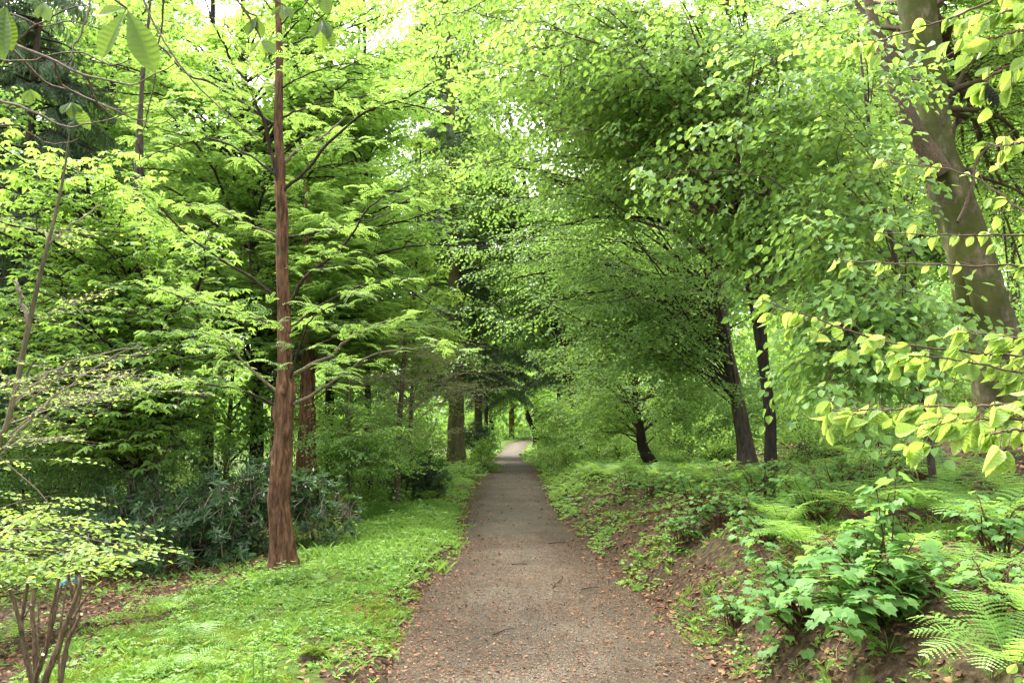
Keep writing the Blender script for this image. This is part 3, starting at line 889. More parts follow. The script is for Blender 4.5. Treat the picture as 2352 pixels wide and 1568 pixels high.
# slim pale sapling in the left foreground
b, tr = base_tr(-60, 1260, (18, [(-10, 1060, 13), (15, 980, 12), (40, 880, 12), (68, 740, 11), (100, 600, 9), (130, 480, 7), (150, 380, 5), (160, 300, 3)]), at=5.6)
b = np.array([tr[0, 0], tr[0, 1], gz(tr[0, 0], tr[0, 1])])
tr[0, 2] = b[2]
lim = [vt([(68, 745, 9), (52, 700, 9), (45, 665, 8), (30, 645, 4)], b[1]), vt([(35, 920, 6), (110, 860, 6), (200, 820, 4), (330, 800, 2)], b[1]),
       vt([(10, 1030, 7), (60, 970, 7), (110, 925, 6), (210, 850, 4), (330, 790, 2)], b[1]), vt([(112, 560, 5), (160, 520, 4), (240, 470, 3)], b[1])]
make_tree('pale_sapling', 'slim pale grey sapling leaning right at the left edge, with a whitish side twig', b, tr,
          [E(120, 880, b[1], .7, .4, .7, 1), E(250, 900, b[1] + .5, .7, .3, .7, .8), E(60, 620, b[1], .5, .6, .6, .5)], 9, T['budding'], 'beech', 'palelimb', 'paletwig', 304,
          sides=10, sprays=5, spc=.9, limb_r=.008, extra_limbs=lim)

# low beech boughs in the lower left, with their own stem just outside the picture
stem_b = W(-160, 1500, 7.0); stem_b[2] = gz(stem_b[0], stem_b[1])
tr = np.array([[*stem_b, .09], [stem_b[0], 7.0, .8, .08], [stem_b[0] - .05, 7.1, 2.0, .07], [stem_b[0] + .05, 7.2, 3.6, .04], [stem_b[0], 7.3, 5.0, .02]])
make_tree('young_beech', 'young beech at the left edge with low level boughs of bright yellow-green leaves', stem_b, tr,
          [E(190, 1275, 6.9, 1.0, .09, .6, 1.5), E(60, 1215, 7.4, .9, .14, .6, .7), E(90, 1320, 6.4, .6, .07, .4, .6), E(60, 1120, 7.8, 1.0, .12, .6, .4)], 19, T['beechspray'], 'beech', 'greybark', 'twig', 305,
          sides=10, sprays=5, spc=1.0, limb_r=.012, hang=.06, h_lo=.05, side_len=.22, flat=.9, arch=.03)

# budding hornbeam with pale twigs by the far verge
b, tr = base_tr(913, 1098, (14, [(916, 1000, 13), (922, 900, 11), (930, 800, 9), (935, 720, 5)]), at=16.5)
make_tree('budding_sapling', 'young tree left of the path with brown bare twig tips and small opening leaves', b, tr,
          [E(950, 830, b[1], 2.0, 1.4, 1.6, 1.2), E(880, 960, b[1], 1.7, 1.0, 1.4, 1), E(1050, 880, b[1] - .3, 1.1, .8, .8, .5)], 44, T['budding'], 'beech', 'twig', 'paletwig', 306,
          sides=8, sprays=6, spc=1.25, limb_r=.014, h_lo=.1)
make_tree('bright_shrub', 'tall loose shrub of small bright leaves between the redwood and the budding sapling', np.array([*W(800, 1110, 15)[:2], gz(W(800, 1110, 15)[0], 15)]), vt([(800, 1118, 8), (800, 1000, 7), (805, 860, 4)], 15),
          [E(800, 980, 15, 1.6, 1.2, 1.2), E(880, 1040, 14, 1.2, .6, .8)], 40, T['smalllime'], 'maple', 'twig', 'twig', 307, cat='shrub', sides=6, sprays=6, spc=.8, limb_r=.012)

# ---- middle distance
b, tr = base_tr(1048, 1066, (58, [(1048, 1040, 42), (1048, 980, 38), (1048, 900, 36), (1046, 780, 33), (1044, 640, 30), (1040, 480, 26), (1036, 300, 22), (1032, 120, 18), (1030, -60, 14), (1028, -300, 4)]), 15)
def spruce(base, tr, name, label, seed, height_lo, nb, reach, group=None, bark='greybark', sc=1.0):
    rs = np.random.default_rng(seed)
    t = thing(name, base, label, 'tree', group)
    C = spline(tr, 60); C[:, 3] = np.maximum(C[:, 3], .02); C[:, 3] *= 1 + .5 * np.exp(-np.linspace(0, 1, 60) * 30)
    C0 = C.copy(); C0[0, 2] -= .2
    tb = Buf(); tube(tb, C0[:, :3], C0[:, 3], 18, rough=.2, seed=seed); tb.build('trunk', M[bark], t, smooth=True)
    lb, wb = Buf(), Buf(); P = []; X = []; SC = []; NN = []
    z0 = base[2] + height_lo; z1 = C[-1, 2]
    for i in range(nb):
        q = (i + rs.random()) / nb; z = z0 + (z1 - z0) * q
        c = C[int(np.argmin(abs(C[:, 2] - z))), :3]; a = rs.uniform(0, 6.283)
        L = reach * (1 - q * .85) * rs.uniform(.6, 1.1)
        dr = np.array([math.cos(a), math.sin(a), 0])
        pts = spline([c, c + dr * L * .5 + [0, 0, .02 * L], c + dr * L + [0, 0, -.18 * L]], 7)
        tube(wb, pts, np.linspace(.035, .008, 7), 4)
        for s in range(int(L / (.2 * sc)) + 2):
            f = .15 + .85 * rs.random(); p = pts[0] + (pts[-1] - pts[0]) * f; p = pts[min(6, int(f * 6))] + (pts[min(6, int(f * 6) + 1)] - pts[min(6, int(f * 6))]) * (f * 6 % 1)
            sg = rs.choice([-1, 1]); sd = np.array([-dr[1], dr[0], 0])
            P.append(p); X.append(unit(dr * .7 + sd * sg * rs.uniform(.1, 1) + np.array([0, 0, -.35]))); SC.append(sc * rs.uniform(.7, 1.4)); NN.append(np.array([0, 0, 1.]) + rs.normal(0, .2, 3))
    scatter(lb, wb, T['spruce'], P, X, np.array(NN), np.array(SC))
    wb.build('branches', M['darktwig'], t); lb.build('crown', M['spruce'], t)
spruce(b, tr, 'spruce_tree', 'tall dark spruce with a broad flared trunk on the left edge of the path', 401, 3.4, 150, 4.0, bark='olivebark', sc=1.1)

def xt(x, y, r, h, lean=0.0, leany=0.0):
    z = gz(x, y)
    return np.array([x, y, z]), np.array([[x + lean * q * h, y + leany * q * h, z + q * h, r * (1 - .75 * q)] for q in np.linspace(0, 1, 6)])

# the spruce whose dark boughs hang over the path
p = W(1330, 1000, 36)
b, tr = xt(p[0] + 1.2, 37, .22, 16)
spruce(b, tr, 'spruce_tree', 'dark spruce right of the path whose low boughs hang over it', 402, 2.8, 85, 4.4, sc=1.1)
b, tr = xt(W(1100, 0, 44)[0], 46, .25, 24)
spruce(b, tr, 'spruce_tree', 'far spruce rising left behind the flared trunk with drooping grey-green boughs', 403, 4, 150, 4.2, sc=1.3)
b, tr = xt(W(345, 0, 38)[0], 38, .25, 26)
spruce(b, tr, 'spruce_tree', 'tall dark conifer against the sky behind the chestnut at upper left', 404, 6, 150, 3.4, sc=1.2)
b, tr = xt(W(60, 0, 17)[0], 17.5, .2, 13)
spruce(b, tr, 'spruce_tree', 'gloomy conifer filling the dark hollow behind the leaves at the left edge', 405, .8, 170, 4.0, sc=1.1)

# trees further along the path
b, tr = base_tr(1237, 1024, (26, [(1233, 1000, 22), (1222, 975, 14), (1212, 955, 11), (1200, 900, 6)]), 20)
lim = [vt([(1236, 1000, 16), (1250, 985, 14), (1268, 965, 8), (1290, 920, 4)], b[1])]
make_tree('forked_tree', 'forked dark tree leaning over the path where it bends away', b, tr,
          [E(1260, 930, b[1], 2.4, 1.6, 2.2, 1.4), E(1320, 980, b[1] - 1, 2, 1.2, 1.8, .8), E(1220, 860, b[1], 2.4, 1.2, 1.8, .6)], 60, T['clump'], 'maple', 'darkbark', 'darktwig', 501, extra_limbs=lim, sprays=7, spc=.75, limb_r=.03)
b, tr = base_tr(1175, 1007, (14, [(1175, 990, 12), (1175, 960, 12), (1175, 900, 11), (1174, 700, 8), (1174, 500, 4)]), 50)
make_tree('pine_tree', 'slim straight red-brown trunk far down the path', b, tr, [E(1175, 860, b[1], 3.5, 3, 3)], 30, T['farclump'], 'green', 'redbark', 'darktwig', 502, sprays=6, spc=.8, limb_r=.03, h_lo=.4)
b, tr = base_tr(1116, 1045, (10, [(1116, 1000, 9), (1117, 960, 9), (1116, 900, 8), (1114, 800, 5)]), 25)
make_tree('dark_trunk_tree', 'thin black trunk just right of the flared spruce trunk', b, tr, [E(1110, 900, b[1] + 2, 2.6, 2, 2)], 40, T['clump'], 'green', 'darkbark', 'darktwig', 503, sprays=7, spc=.9, limb_r=.03, h_lo=.3)

# woodland trees filling both sides, each its own tree
KINDS = {
 'm': ('maple_tree', 'maple', 'darkbark'), 'g': ('oak_tree', 'green', 'greybark'), 'l': ('lime_tree', 'lime', 'greybark'), 'd': ('holly_tree', 'dark', 'darkbark'), 'b': ('beech_tree', 'beech', 'greybark')}
wood = [ # vx at eye level, distance, trunk radius, height, kind, crown radius, label
 (-260, 14, .16, 11, 'g', 3.0, 'oak beyond the left edge, its crown reaching in above the pale sapling'),
 (215, 22, .18, 15, 'm', 3.6, 'broad yellow-green maple behind the chestnut, close to the left edge'),
 (480, 26, .2, 17, 'm', 4.0, 'tall maple seen between the chestnut and the redwood'),
 (520, 19, .07, 7, 'g', 2.2, 'understorey oak with thin stem behind the rhododendrons'),
 (800, 30, .15, 18, 'm', 4.2, 'tall bright maple to the right of the redwood crown'),
 (1047, 55, .22, 24, 'l', 5.0, 'pale tall lime far behind the spruce at left of the path'),
 (640, 42, .3, 22, 'l', 5.0, 'far lime whose top shows behind the redwood'),
 (120, 42, .3, 20, 'g', 5.0, 'far oak behind the chestnut near the left edge'),
 (940, 22, .06, 8, 'b', 2.4, 'young beech behind the budding sapling'),
 (1290, 52, .22, 15, 'l', 4.0, 'bright lime right of the forked tree at the bend'),
 (1400, 34, .18, 13, 'm', 3.4, 'maple behind the crooked black trunk'),
 (1560, 28, .2, 15, 'l', 3.8, 'lime behind the rough-barked trunk'),
 (1760, 26, .2, 16, 'm', 3.8, 'light green maple right behind the pair of right-hand trunks'),
 (1960, 24, .18, 15, 'l', 3.6, 'lime up the slope left of the leaning beech'),
 (2120, 20, .12, 9, 'b', 2.6, 'yellow-green young beech up the slope, seen left of the stout trunk'),
 (2420, 21, .2, 15, 'm', 4.2, 'sunlit maple at the right edge behind the stout beech'),
 (2760, 12, .14, 9, 'l', 2.6, 'lime just outside the right edge reaching in behind the twigs'),
 (1640, 45, .3, 21, 'l', 5.2, 'far tall lime above the dark canopy'),
 (2050, 42, .3, 20, 'm', 5.0, 'far maple on the hill, right'),
 (1350, 70, .3, 24, 'l', 6.0, 'very tall lime far off above the bend of the path'),
 (1130, 90, .3, 22, 'm', 6.0, 'distant maple straight above the end of the path'),
 (1230, 110, .3, 22, 'g', 7.0, 'distant oak closing off the end of the path'),
 (760, 60, .3, 24, 'g', 6.0, 'distant oak behind the maples left of centre'),
 (330, 60, .3, 24, 'm', 6.0, 'distant maple behind the conifer at upper left'),
 (1900, 65, .3, 24, 'g', 6.0, 'distant oak high on the right-hand hill'),
 (632, 27, .2, 12, 'g', 2.6, 'oak with a dark trunk just behind the redwood, left side'),
 (850, 21, .10, 14, 'm', 2.4, 'slender bright maple between the redwood crown and the spruce'),
 (2350, 45, .3, 22, 'g', 5.5, 'far oak on the hill behind the right edge'),
]
wood += [(1345, 31, .16, 16, 'l', 3.6, 'lime leaning out over the path from just beyond the crooked black trunk')]
wood += [(1590, 24, .14, 15, 'l', 3.0, 'lime leaning left towards the path from behind the rough-barked trunk'), (230, 33, .24, 22, 'l', 4.6, 'tall lime closing the gap behind the chestnut top'), (40, 27, .2, 18, 'm', 4.0, 'yellow-green maple high at the far left'),
         (1040, 40, .16, 24, 'm', 4.2, 'tall maple crowding the flared spruce from behind, left'), (760, 24, .14, 15, 'm', 3.0, 'slim maple filling the gap right of the redwood top'), (1500, 60, .3, 26, 'm', 6.0, 'far tall maple behind the right canopy')]
for i, (vx, d, r, h, kd, cr, lab) in enumerate(wood):
    nm, lm, bk = KINDS[kd]
    x = W(vx, 985, d)[0]
    h *= (1.25 if vx < 1000 else 1.15) if 20 < d < 70 else 1.0
    b, tr = xt(x, d, r, h, -.22 if vx in (1590, 1345) else random.uniform(-.04, .04), random.uniform(-.02, .02))
    zc = b[2]; foot_x, x = x, x - (h * .16 if vx in (1590, 1345) else 0)
    ells = [((x, d, zc + h * .62), (cr, cr, h * .36), 1.3), ((x + cr * .35, d - cr * .3, zc + h * .36), (cr * .8, cr * .8, h * .2), .7), ((x - cr * .4, d - cr * .2, zc + h * .5), (cr * .8, cr * .8, h * .22), .6)]
    near = d < 32
    k = 'clump' if near else 'farclump'
    nt_ = int((cr * h) * (1.35 if near else .9))
    make_tree(nm, lab, b, tr, ells, nt_, T[k], lm, bk, 'darktwig', 600 + i, sprays=8, spc=(.9 if near else .85) * (1 if d < 60 else 1.3), limb_r=.03, h_lo=.12, sides=10)

# far-off wood that closes the view
def far_wood():
    lb = Buf(); n = 9000
    a = rng.uniform(-1.0, 1.0, n); dd = rng.uniform(85, 150, n)
    x = np.sin(a) * dd * 1.1; y = np.cos(a) * dd
    z = g(x, y) + rng.random(n) ** 1.1 * (15 + 7 * fbm(a * 6, a * 0, 4, 3))
    X = rng.normal(0, 1, (n, 3)); N = np.array([0, 0, 1.]) + rng.normal(0, .4, (n, 3))
    scatter(lb, None, T['farclump'], np.stack([x, y, z], -1), X, N, rng.uniform(2, 3.4, n))
    o = lb.build('distant_woodland', M['green'])
    tag(o, 'far-off mass of green woodland closing the view behind all the trees', 'woodland', kind='stuff')
far_wood()


# ------------------------------------------------------------------ shrubs
def bush(name, label, base, ells, n, tpls, leafm, twigm, seed, stems=9, spc=1.0, cat='shrub', group=None, up=.5, r=.012, nsub=5, jit=.04):
    """many stems from the foot to the crown, each ending in a few sprays"""
    rs = np.random.default_rng(seed)
    t = thing(name, base, label, cat, group)
    lb, wb = Buf(), Buf(); P = []; X = []; SC = []; BB = []; NN = []
    tg = crown_targets(ells, n, rs)
    base = np.asarray(base, float)
    nodes = []
    for i in range(stems):
        q = tg[i % len(tg)]; f = base + np.array([rs.uniform(-.2, .2), rs.uniform(-.2, .2), -.05])
        m_ = f * .45 + q * .55 + np.array([rs.uniform(-.15, .15), rs.uniform(-.15, .15), .1])
        C = spline([f, m_, q], 9, jit, int(rs.integers(1e9)))
        tube(wb, C, np.linspace(r, r * .4, 9), 5); nodes += [C[k] for k in range(2, 9)]
    nodes = np.array(nodes)
    for q in tg:
        k = int(np.argmin(np.linalg.norm(nodes - q, axis=1) + np.where(nodes[:, 2] > q[2], .4, 0))); st = nodes[k]
        if np.linalg.norm(q - st) > .05:
            C = spline([st, (st + q) / 2 + rs.normal(0, jit, 3), q], 6); tube(wb, C, np.linspace(r * .45, r * .2, 6), 3)
        out = unit(q - base - np.array([0, 0, .2]))
        bt = rs.random()
        for j in range(nsub):
            P.append(q + rs.normal(0, .09 * spc, 3) * (j > 0)); X.append(unit(out * .7 + rs.normal(0, .5, 3) + np.array([0, 0, up])))
            SC.append(spc * rs.uniform(.75, 1.2)); BB.append(bt * .6 + rs.random() * .4); NN.append(np.array([0, 0, 1.]) + rs.normal(0, .35, 3))
    P = np.array(P); gg = g(P[:, 0], P[:, 1]); P[:, 2] = np.maximum(P[:, 2], gg + .04)
    scatter(lb, wb, tpls, P, X, np.array(NN), np.array(SC), BB)
    wb.build('stems', M[twigm], t, smooth=True); lb.build('foliage', M[leafm], t)
    return t

def foot(vx, d):
    p = W(vx, 985, d); return np.array([p[0], d, gz(p[0], d)])

def mound(vx, vyc, d, rx, rz, ry=None):
    return (W(vx, vyc, d), (rx, ry or rx, rz), 1.0)

bush('rhododendron', 'dark glossy rhododendron spreading low behind and left of the twisted redwood trunk', foot(500, 10.8),
     [mound(540, 1190, 10.6, .9, .6), mound(430, 1230, 10.4, .8, .42), mound(590, 1120, 11.2, .7, .45)], 210, T['rhodo'], 'rhodo', 'paletwig', 701, stems=16, nsub=3, r=.014)
bush('rhododendron', 'rhododendron left of the larger one, under the chestnut leaves', foot(320, 11.8),
     [mound(330, 1170, 11.6, 1.0, .6), mound(240, 1230, 11, .7, .35)], 130, T['rhodo'], 'rhodo', 'paletwig', 702, stems=12, nsub=3)
bush('rhododendron', 'small rhododendron with a few upright shoots just right of the redwood trunk', foot(745, 11.3),
     [mound(745, 1170, 11.2, .5, .55), mound(700, 1120, 11.6, .3, .4)], 60, T['rhodo'], 'rhodo', 'paletwig', 703, stems=8, nsub=2)
bush('rhododendron', 'dark evergreen bush by the verge short of the flared spruce trunk', foot(1000, 17),
     [mound(985, 1100, 17, .45, .45), mound(940, 1100, 17.5, .5, .45)], 90, T['rhodo'], 'rhodo', 'twig', 704, stems=8, nsub=4)
bush('rhododendron', 'pale-leaved rhododendron between the flared trunk and the thin black trunk', foot(1085, 36),
     [mound(1090, 1010, 36, .9, .8)], 50, T['rhodo'], 'rhodo', 'twig', 705, stems=6, nsub=4, spc=1.4)

shr = [
 (690, 25, 1.8, 1.5, 970, 'clump', 'maple', .7, 80, 'bright bush filling the gap right behind the second red-brown trunk'),
 (810, 24, 1.7, 1.5, 960, 'clump', 'maple', .7, 80, 'bright bush behind the budding sapling, left of its stem'),
 (925, 33, 1.8, 1.8, 960, 'clump', 'lime', .7, 80, 'pale bush just left of the flared spruce trunk'),
 (1430, 27, 1.6, 1.4, 940, 'clump', 'maple', .7, 70, 'bright bush left of the crooked trunk, further back'),
 # vx, d, rx, rz, vyc, tpl, mat, spc, n, label
 (1610, 17, .9, .6, 1040, 'smalllime', 'green', .85, 90, 'low bush on the bank in front of the rough-barked trunk, left'),
 (1840, 14, .8, .5, 1060, 'smalllime', 'green', .8, 80, 'low bush right of the foot of the thin dark trunk'),
 (2010, 12, .7, .4, 1040, 'smalllime', 'lime', .8, 60, 'low fresh bush on the slope behind the tall ferns'),
 (2140, 15, .9, .6, 930, 'smalllime', 'green', .85, 80, 'green bush left of the foot of the stout beech'),
 (1440, 21.5, 1.0, .6, 1040, 'smalllime', 'lime', .9, 90, 'low fresh bush at the foot of the crooked black trunk'),
 (1300, 25, .7, .45, 1055, 'smalllime', 'lime', 1.0, 60, 'low bright bush at the right edge of the far path'),
 (1570, 20, 1.3, 1.0, 960, 'smalllime', 'hornbeam', .9, 130, 'tall green bush filling the gap between crooked and rough-barked trunk'),
 (1370, 24, 1.2, 1.0, 980, 'smalllime', 'green', 1.0, 120, 'tall green bush left of the crooked black trunk, near the path'),
 (1680, 24, 1.6, 1.3, 950, 'smalllime', 'lime', 1.0, 110, 'fresh green bush seen between the paired right-hand trunks'),
 (60, 12.5, 1.3, .8, 1130, 'fine', 'dark', 1.4, 120, 'dark tangle of bush at the left edge behind the low beech boughs'),
 (190, 15, .85, 1.1, 1080, 'smalllime', 'green', .85, 130, 'dull green thicket behind the left rhododendron'),
 (460, 17, 1.5, .9, 1060, 'smalllime', 'green', .85, 130, 'green bush showing above the large rhododendron'),
 (860, 19, 1.2, .9, 1050, 'smalllime', 'maple', .85, 120, 'yellow-green shrub at the foot of the budding sapling'),
 (780, 17.5, .7, .5, 1090, 'smalllime', 'lime', .8, 50, 'fresh green shrub right behind the second redwood trunk'),
 (925, 25, .85, 1.0, 1040, 'smalllime', 'green', 1.1, 90, 'shrub left of the flared spruce trunk'),
 (1108, 30, .4, .4, 1050, 'smalllime', 'maple', .9, 50, 'bright low shrub at the left edge of the far path'),
 (1100, 50, 1.2, 1.1, 1010, 'clump', 'maple', .9, 40, 'sunlit bush left of the path just before the bend'),
 (1250, 52, 1.1, 1.1, 1010, 'clump', 'maple', .9, 40, 'sunlit bush on the inside of the bend, left of the forked tree'),
 (1290, 36, 1.3, .9, 1000, 'clump', 'lime', .7, 60, 'bright green bush at the foot of the forked tree'),
 (1345, 29, 1.2, .9, 1015, 'smalllime', 'lime', 1.1, 90, 'light green bush left of the crooked black trunk'),
 (1400, 36, 1.8, 1.4, 990, 'clump', 'lime', .7, 80, 'pale green thicket behind the crooked black trunk'),
 (1560, 25, 1.5, 1.1, 1000, 'smalllime', 'green', 1.1, 110, 'green bush between the crooked and the rough-barked trunk'),
 (1650, 20, 1.2, .8, 990, 'smalllime', 'dark', .9, 90, 'dark bush just left of the rough-barked trunk'),
 (1850, 17, 1.2, .8, 950, 'smalllime', 'dark', .85, 110, 'dark evergreen bush right of the thin dark trunk'),
 (1980, 15, 1.1, .65, 960, 'smalllime', 'dark', .85, 100, 'dark holly-like bush in front of the leaf-strewn slope'),
 (2080, 17, .9, .6, 850, 'smalllime', 'green', .85, 60, 'green bush on the slope left of the stout beech'),
 (1750, 30, 2.0, 1.6, 900, 'clump', 'maple', .7, 90, 'yellow-green thicket seen through the gap behind the paired trunks'),
 (1900, 34, 2.2, 1.6, 850, 'clump', 'lime', .7, 80, 'pale thicket high on the right-hand slope'),
 (2130, 30, 2.2, 1.6, 760, 'clump', 'maple', .7, 80, 'sunlit thicket left of the stout trunk on the hill'),
 (2380, 24, 2.0, 1.6, 760, 'clump', 'maple', .7, 80, 'sunlit thicket right of the stout trunk'),
 (-40, 20, 2.0, 1.6, 1000, 'clump', 'green', .7, 80, 'green thicket deep behind the pale sapling'),
 (330, 26, 2.2, 1.6, 990, 'clump', 'green', .7, 80, 'green thicket in the wood behind the chestnut'),
 (700, 30, 2.0, 1.5, 1000, 'clump', 'lime', .7, 80, 'pale thicket deep behind the twin redwood trunks'),
 (880, 36, 2.2, 1.6, 990, 'clump', 'green', .7, 80, 'green thicket far left of the flared spruce trunk'),
]
for i, (vx, d, rx, rz, vyc, tp, mt, sp, n, lab) in enumerate(shr):
    f = foot(vx, d)
    c = W(vx, vyc, d); c[2] = max(c[2], f[2] + rz * .7)
    bush('shrub', lab, f, [(c, (rx, rx, rz), 1.0), ((f[0] + rx * .4, d, f[2] + rz * .4), (rx * .8, rx * .8, rz * .4), .5)], int(n * .75), T[tp], mt, 'darktwig', 720 + i, stems=8, nsub=4, spc=sp)

# ------------------------------------------------------------------ ferns
def frond(L, npin, arch, wide=.3, stalk=.22, seed=0, npl=7, curl=0.0):
    """one fern frond along +X, rising then arching; returns verts, faces and the rachis line"""
    rs = np.random.default_rng(seed)
    s = np.linspace(0, 1, npin + 8)
    a0 = R(68)
    ang = a0 - arch * s ** 1.3
    dx = np.cos(ang); dz = np.sin(ang)
    X = np.concatenate([[0], np.cumsum((dx[1:] + dx[:-1]) / 2)]) / len(s) * L
    Z = np.concatenate([[0], np.cumsum((dz[1:] + dz[:-1]) / 2)]) / len(s) * L
    Y = curl * L * s ** 2
    line = np.stack([X, Y, Z], -1)
    T_ = unit(np.gradient(line, axis=0))
    V = []; Fc = []; rr = []; n = 0
    for i in range(npin):
        q = stalk + (1 - stalk) * i / npin
        p = np.array([np.interp(q, s, line[:, k]) for k in range(3)])
        t_ = np.array([np.interp(q, s, T_[:, k]) for k in range(3)]); t_ = unit(t_)
        e = (q - stalk) / (1 - stalk)
        ln = wide * L * math.sin(math.pi * min(1, (e * .82 + .18))) ** .8 * rs.uniform(.9, 1.08) + .008
        sdv = np.array([0, 1., 0]); upv = np.cross(t_, sdv)
        for sg in (-1, 1):
            d_ = unit(t_ * .32 + sg * sdv + upv * rs.uniform(-.05, .2))
            k = max(3, int(npl * ln / (wide * L)) + 1)
            w_ = (1 - stalk) * L / npin * .40
            for j in range(k):
                f0 = (j + .1) / k; f1 = f0 + 1.0 / k
                dr = np.array([0, 0, -.22 * ln * f0 * f0])
                c = p + d_ * ln * f0 + dr
                ww = w_ * (1 - f0 * .8)
                for s2 in (-1, 1):
                    nn = unit(t_ * s2 * 1.0 + d_ * .45)
                    a = c; b_ = c + d_ * ln / k * 1.12
                    tipv = c + nn * ww + d_ * ln / k * .55 + np.array([0, 0, -.1 * ww])
                    t2 = c + nn * ww * .8 + d_ * ln / k * .1
                    V += [a, b_, tipv, t2] if s2 * sg > 0 else [b_, a, t2, tipv]
                    Fc.append([n, n + 1, n + 2, n + 3]); n += 4; rr.append(.35 + .3 * e + rs.uniform(-.12, .12))
    return np.array(V), np.array(Fc), np.array(rr), line

def fern(label, pos, nf, L, seed, az=(0, 360), arch=1.5, tone=0.0, wide=.27, npin=14, stemm='greenstem', group='ferns on the forest floor', stalk=.22):
    rs = np.random.default_rng(seed)
    t = thing('fern', pos, label, 'fern', group)
    for i in range(nf):
        a = R(az[0] + (az[1] - az[0]) * (i + rs.random() * .7) / nf)
        l = L * rs.uniform(.7, 1.1)
        V, Fc, rr, line = frond(l, npin, arch * rs.uniform(.7, 1.15), wide, stalk, int(rs.integers(1e9)), curl=rs.uniform(-.12, .12))
        lean = rs.uniform(0, .35)
        ca, sa = math.cos(a), math.sin(a)
        Rm = np.array([[ca, -sa, 0], [sa, ca, 0], [0, 0, 1.]])
        Ry = np.array([[math.cos(lean), 0, math.sin(lean)], [0, 1, 0], [-math.sin(lean), 0, math.cos(lean)]])
        Q = Rm @ Ry
        off = np.array(pos) + np.array([ca, sa, 0]) * .03
        b = Buf(); b.add(V @ Q.T + off, Fc, np.clip(rr + tone, 0, 1), 0)
        tube(b, line @ Q.T + off, np.linspace(.0035, .001, len(line)), 4, m=1)
        b.build('frond', [M['fern'], M[stemm]], t)
    return t

fern('big arching fern at the right edge below the stout beech', hit(2265, 1232), 11, .78, 1, arch=1.5)
fern('tall feathery fern with dark stalks left of the big arching one', hit(1985, 1205), 9, .95, 2, arch=1.25, stemm='stem', stalk=.4, wide=.33)
fern('tall fern with upright dark stalks behind the currant-like bush', hit(2080, 1215), 7, .8, 3, arch=1.2, stemm='stem', stalk=.42, wide=.33)
fern('pale fern spilling left over the lip of the bank', hit(1850, 1262), 9, .58, 4, az=(90, 270), arch=1.5, tone=.2, wide=.28)
fern('low fern between the pale spilling one and the broad-leaved bush', hit(1960, 1300), 7, .42, 5, tone=.1)
fern('fern in the bottom right corner, nearest to the viewer', hit(2330, 1545, 1.5), 12, .52, 6, arch=1.45, tone=.15, npin=16)
fern('fern just above the bottom right corner one', hit(2400, 1440, 1.5), 9, .5, 7, arch=1.5, tone=.1)
fern('darker fern at the foot of the thin dark trunk', hit(1830, 1150), 8, .7, 8, tone=-.1, arch=1.3)
fern('fern beyond the big arching one, against the leaf litter', hit(2170, 1120), 8, .7, 9, tone=-.05)
fern('fern halfway up the slope below the leaf-strewn ground', hit(2000, 1080), 8, .8, 10, tone=-.1)
fern('fern with many brown stalks on top of the bank, left of the trunks', hit(1655, 1135), 11, .75, 11, arch=1.0, stemm='stem', stalk=.45)
fern('fern beside the far right edge of the path', hit(1400, 1105), 8, .8, 12, arch=1.1, stalk=.35)
fern('pale yellow-green fern at the edge of the leaf litter, left verge', hit(395, 1405), 6, .34, 13, tone=.35, arch=1.2)
fern('flattened pale fern in the middle of the left verge', hit(455, 1490), 7, .36, 14, tone=.35, arch=1.9)
fern('small fern in front of the flattened pale one', hit(420, 1550), 5, .3, 15, tone=.3, arch=1.7)
fern('small fern behind the cut canes at lower left', hit(20, 1480), 6, .4, 16, tone=-.1, arch=1.5)
fern('little fern near the foot of the redwood trunk', hit(725, 1345), 5, .22, 17, tone=.3, arch=1.4)
fern('fern by the verge in front of the dark evergreen bush', hit(985, 1150), 8, .55, 18, arch=1.3)
fern('fern among the nettles left of the path', hit(905, 1150), 8, .6, 19, arch=1.3, tone=.1)
fern('fern on the upper bank just right of the rough-barked trunk', hit(2110, 1020), 7, .7, 20, tone=-.1)

for i, (vx, vy, nf, L_, tn, lab) in enumerate([(1790, 1215, 8, .6, .0, 'fern behind the pale spilling one, left of the tall stalks'), (2140, 1190, 9, .8, .05, 'fern between the tall stalked one and the big arching one'), (2340, 1170, 9, .8, -.05, 'fern at the right edge above the big arching one'),
        (1920, 1110, 8, .7, -.1, 'fern in the shade right of the thin dark trunk'), (2060, 1280, 7, .5, .1, 'fern hidden behind the top stems of the broad-leaved bush'), (2240, 1330, 8, .42, .15, 'small fern right of the broad-leaved bush'), (1560, 1120, 8, .6, 0, 'fern on the bank below the crooked black trunk'),
        (1480, 1100, 8, .6, .1, 'pale fern on the far bank beyond the leafy clump'), (1740, 1100, 7, .55, -.1, 'fern between the two dark right-hand trunks'), (2260, 1060, 8, .7, -.05, 'fern high on the litter slope near the stout beech'), (1340, 1085, 7, .6, .1, 'fern at the far right edge of the path, below the bright bush')]):
    fern(lab, hit(vx, vy), nf, L_, 40 + i, tone=tn, arch=1.35)

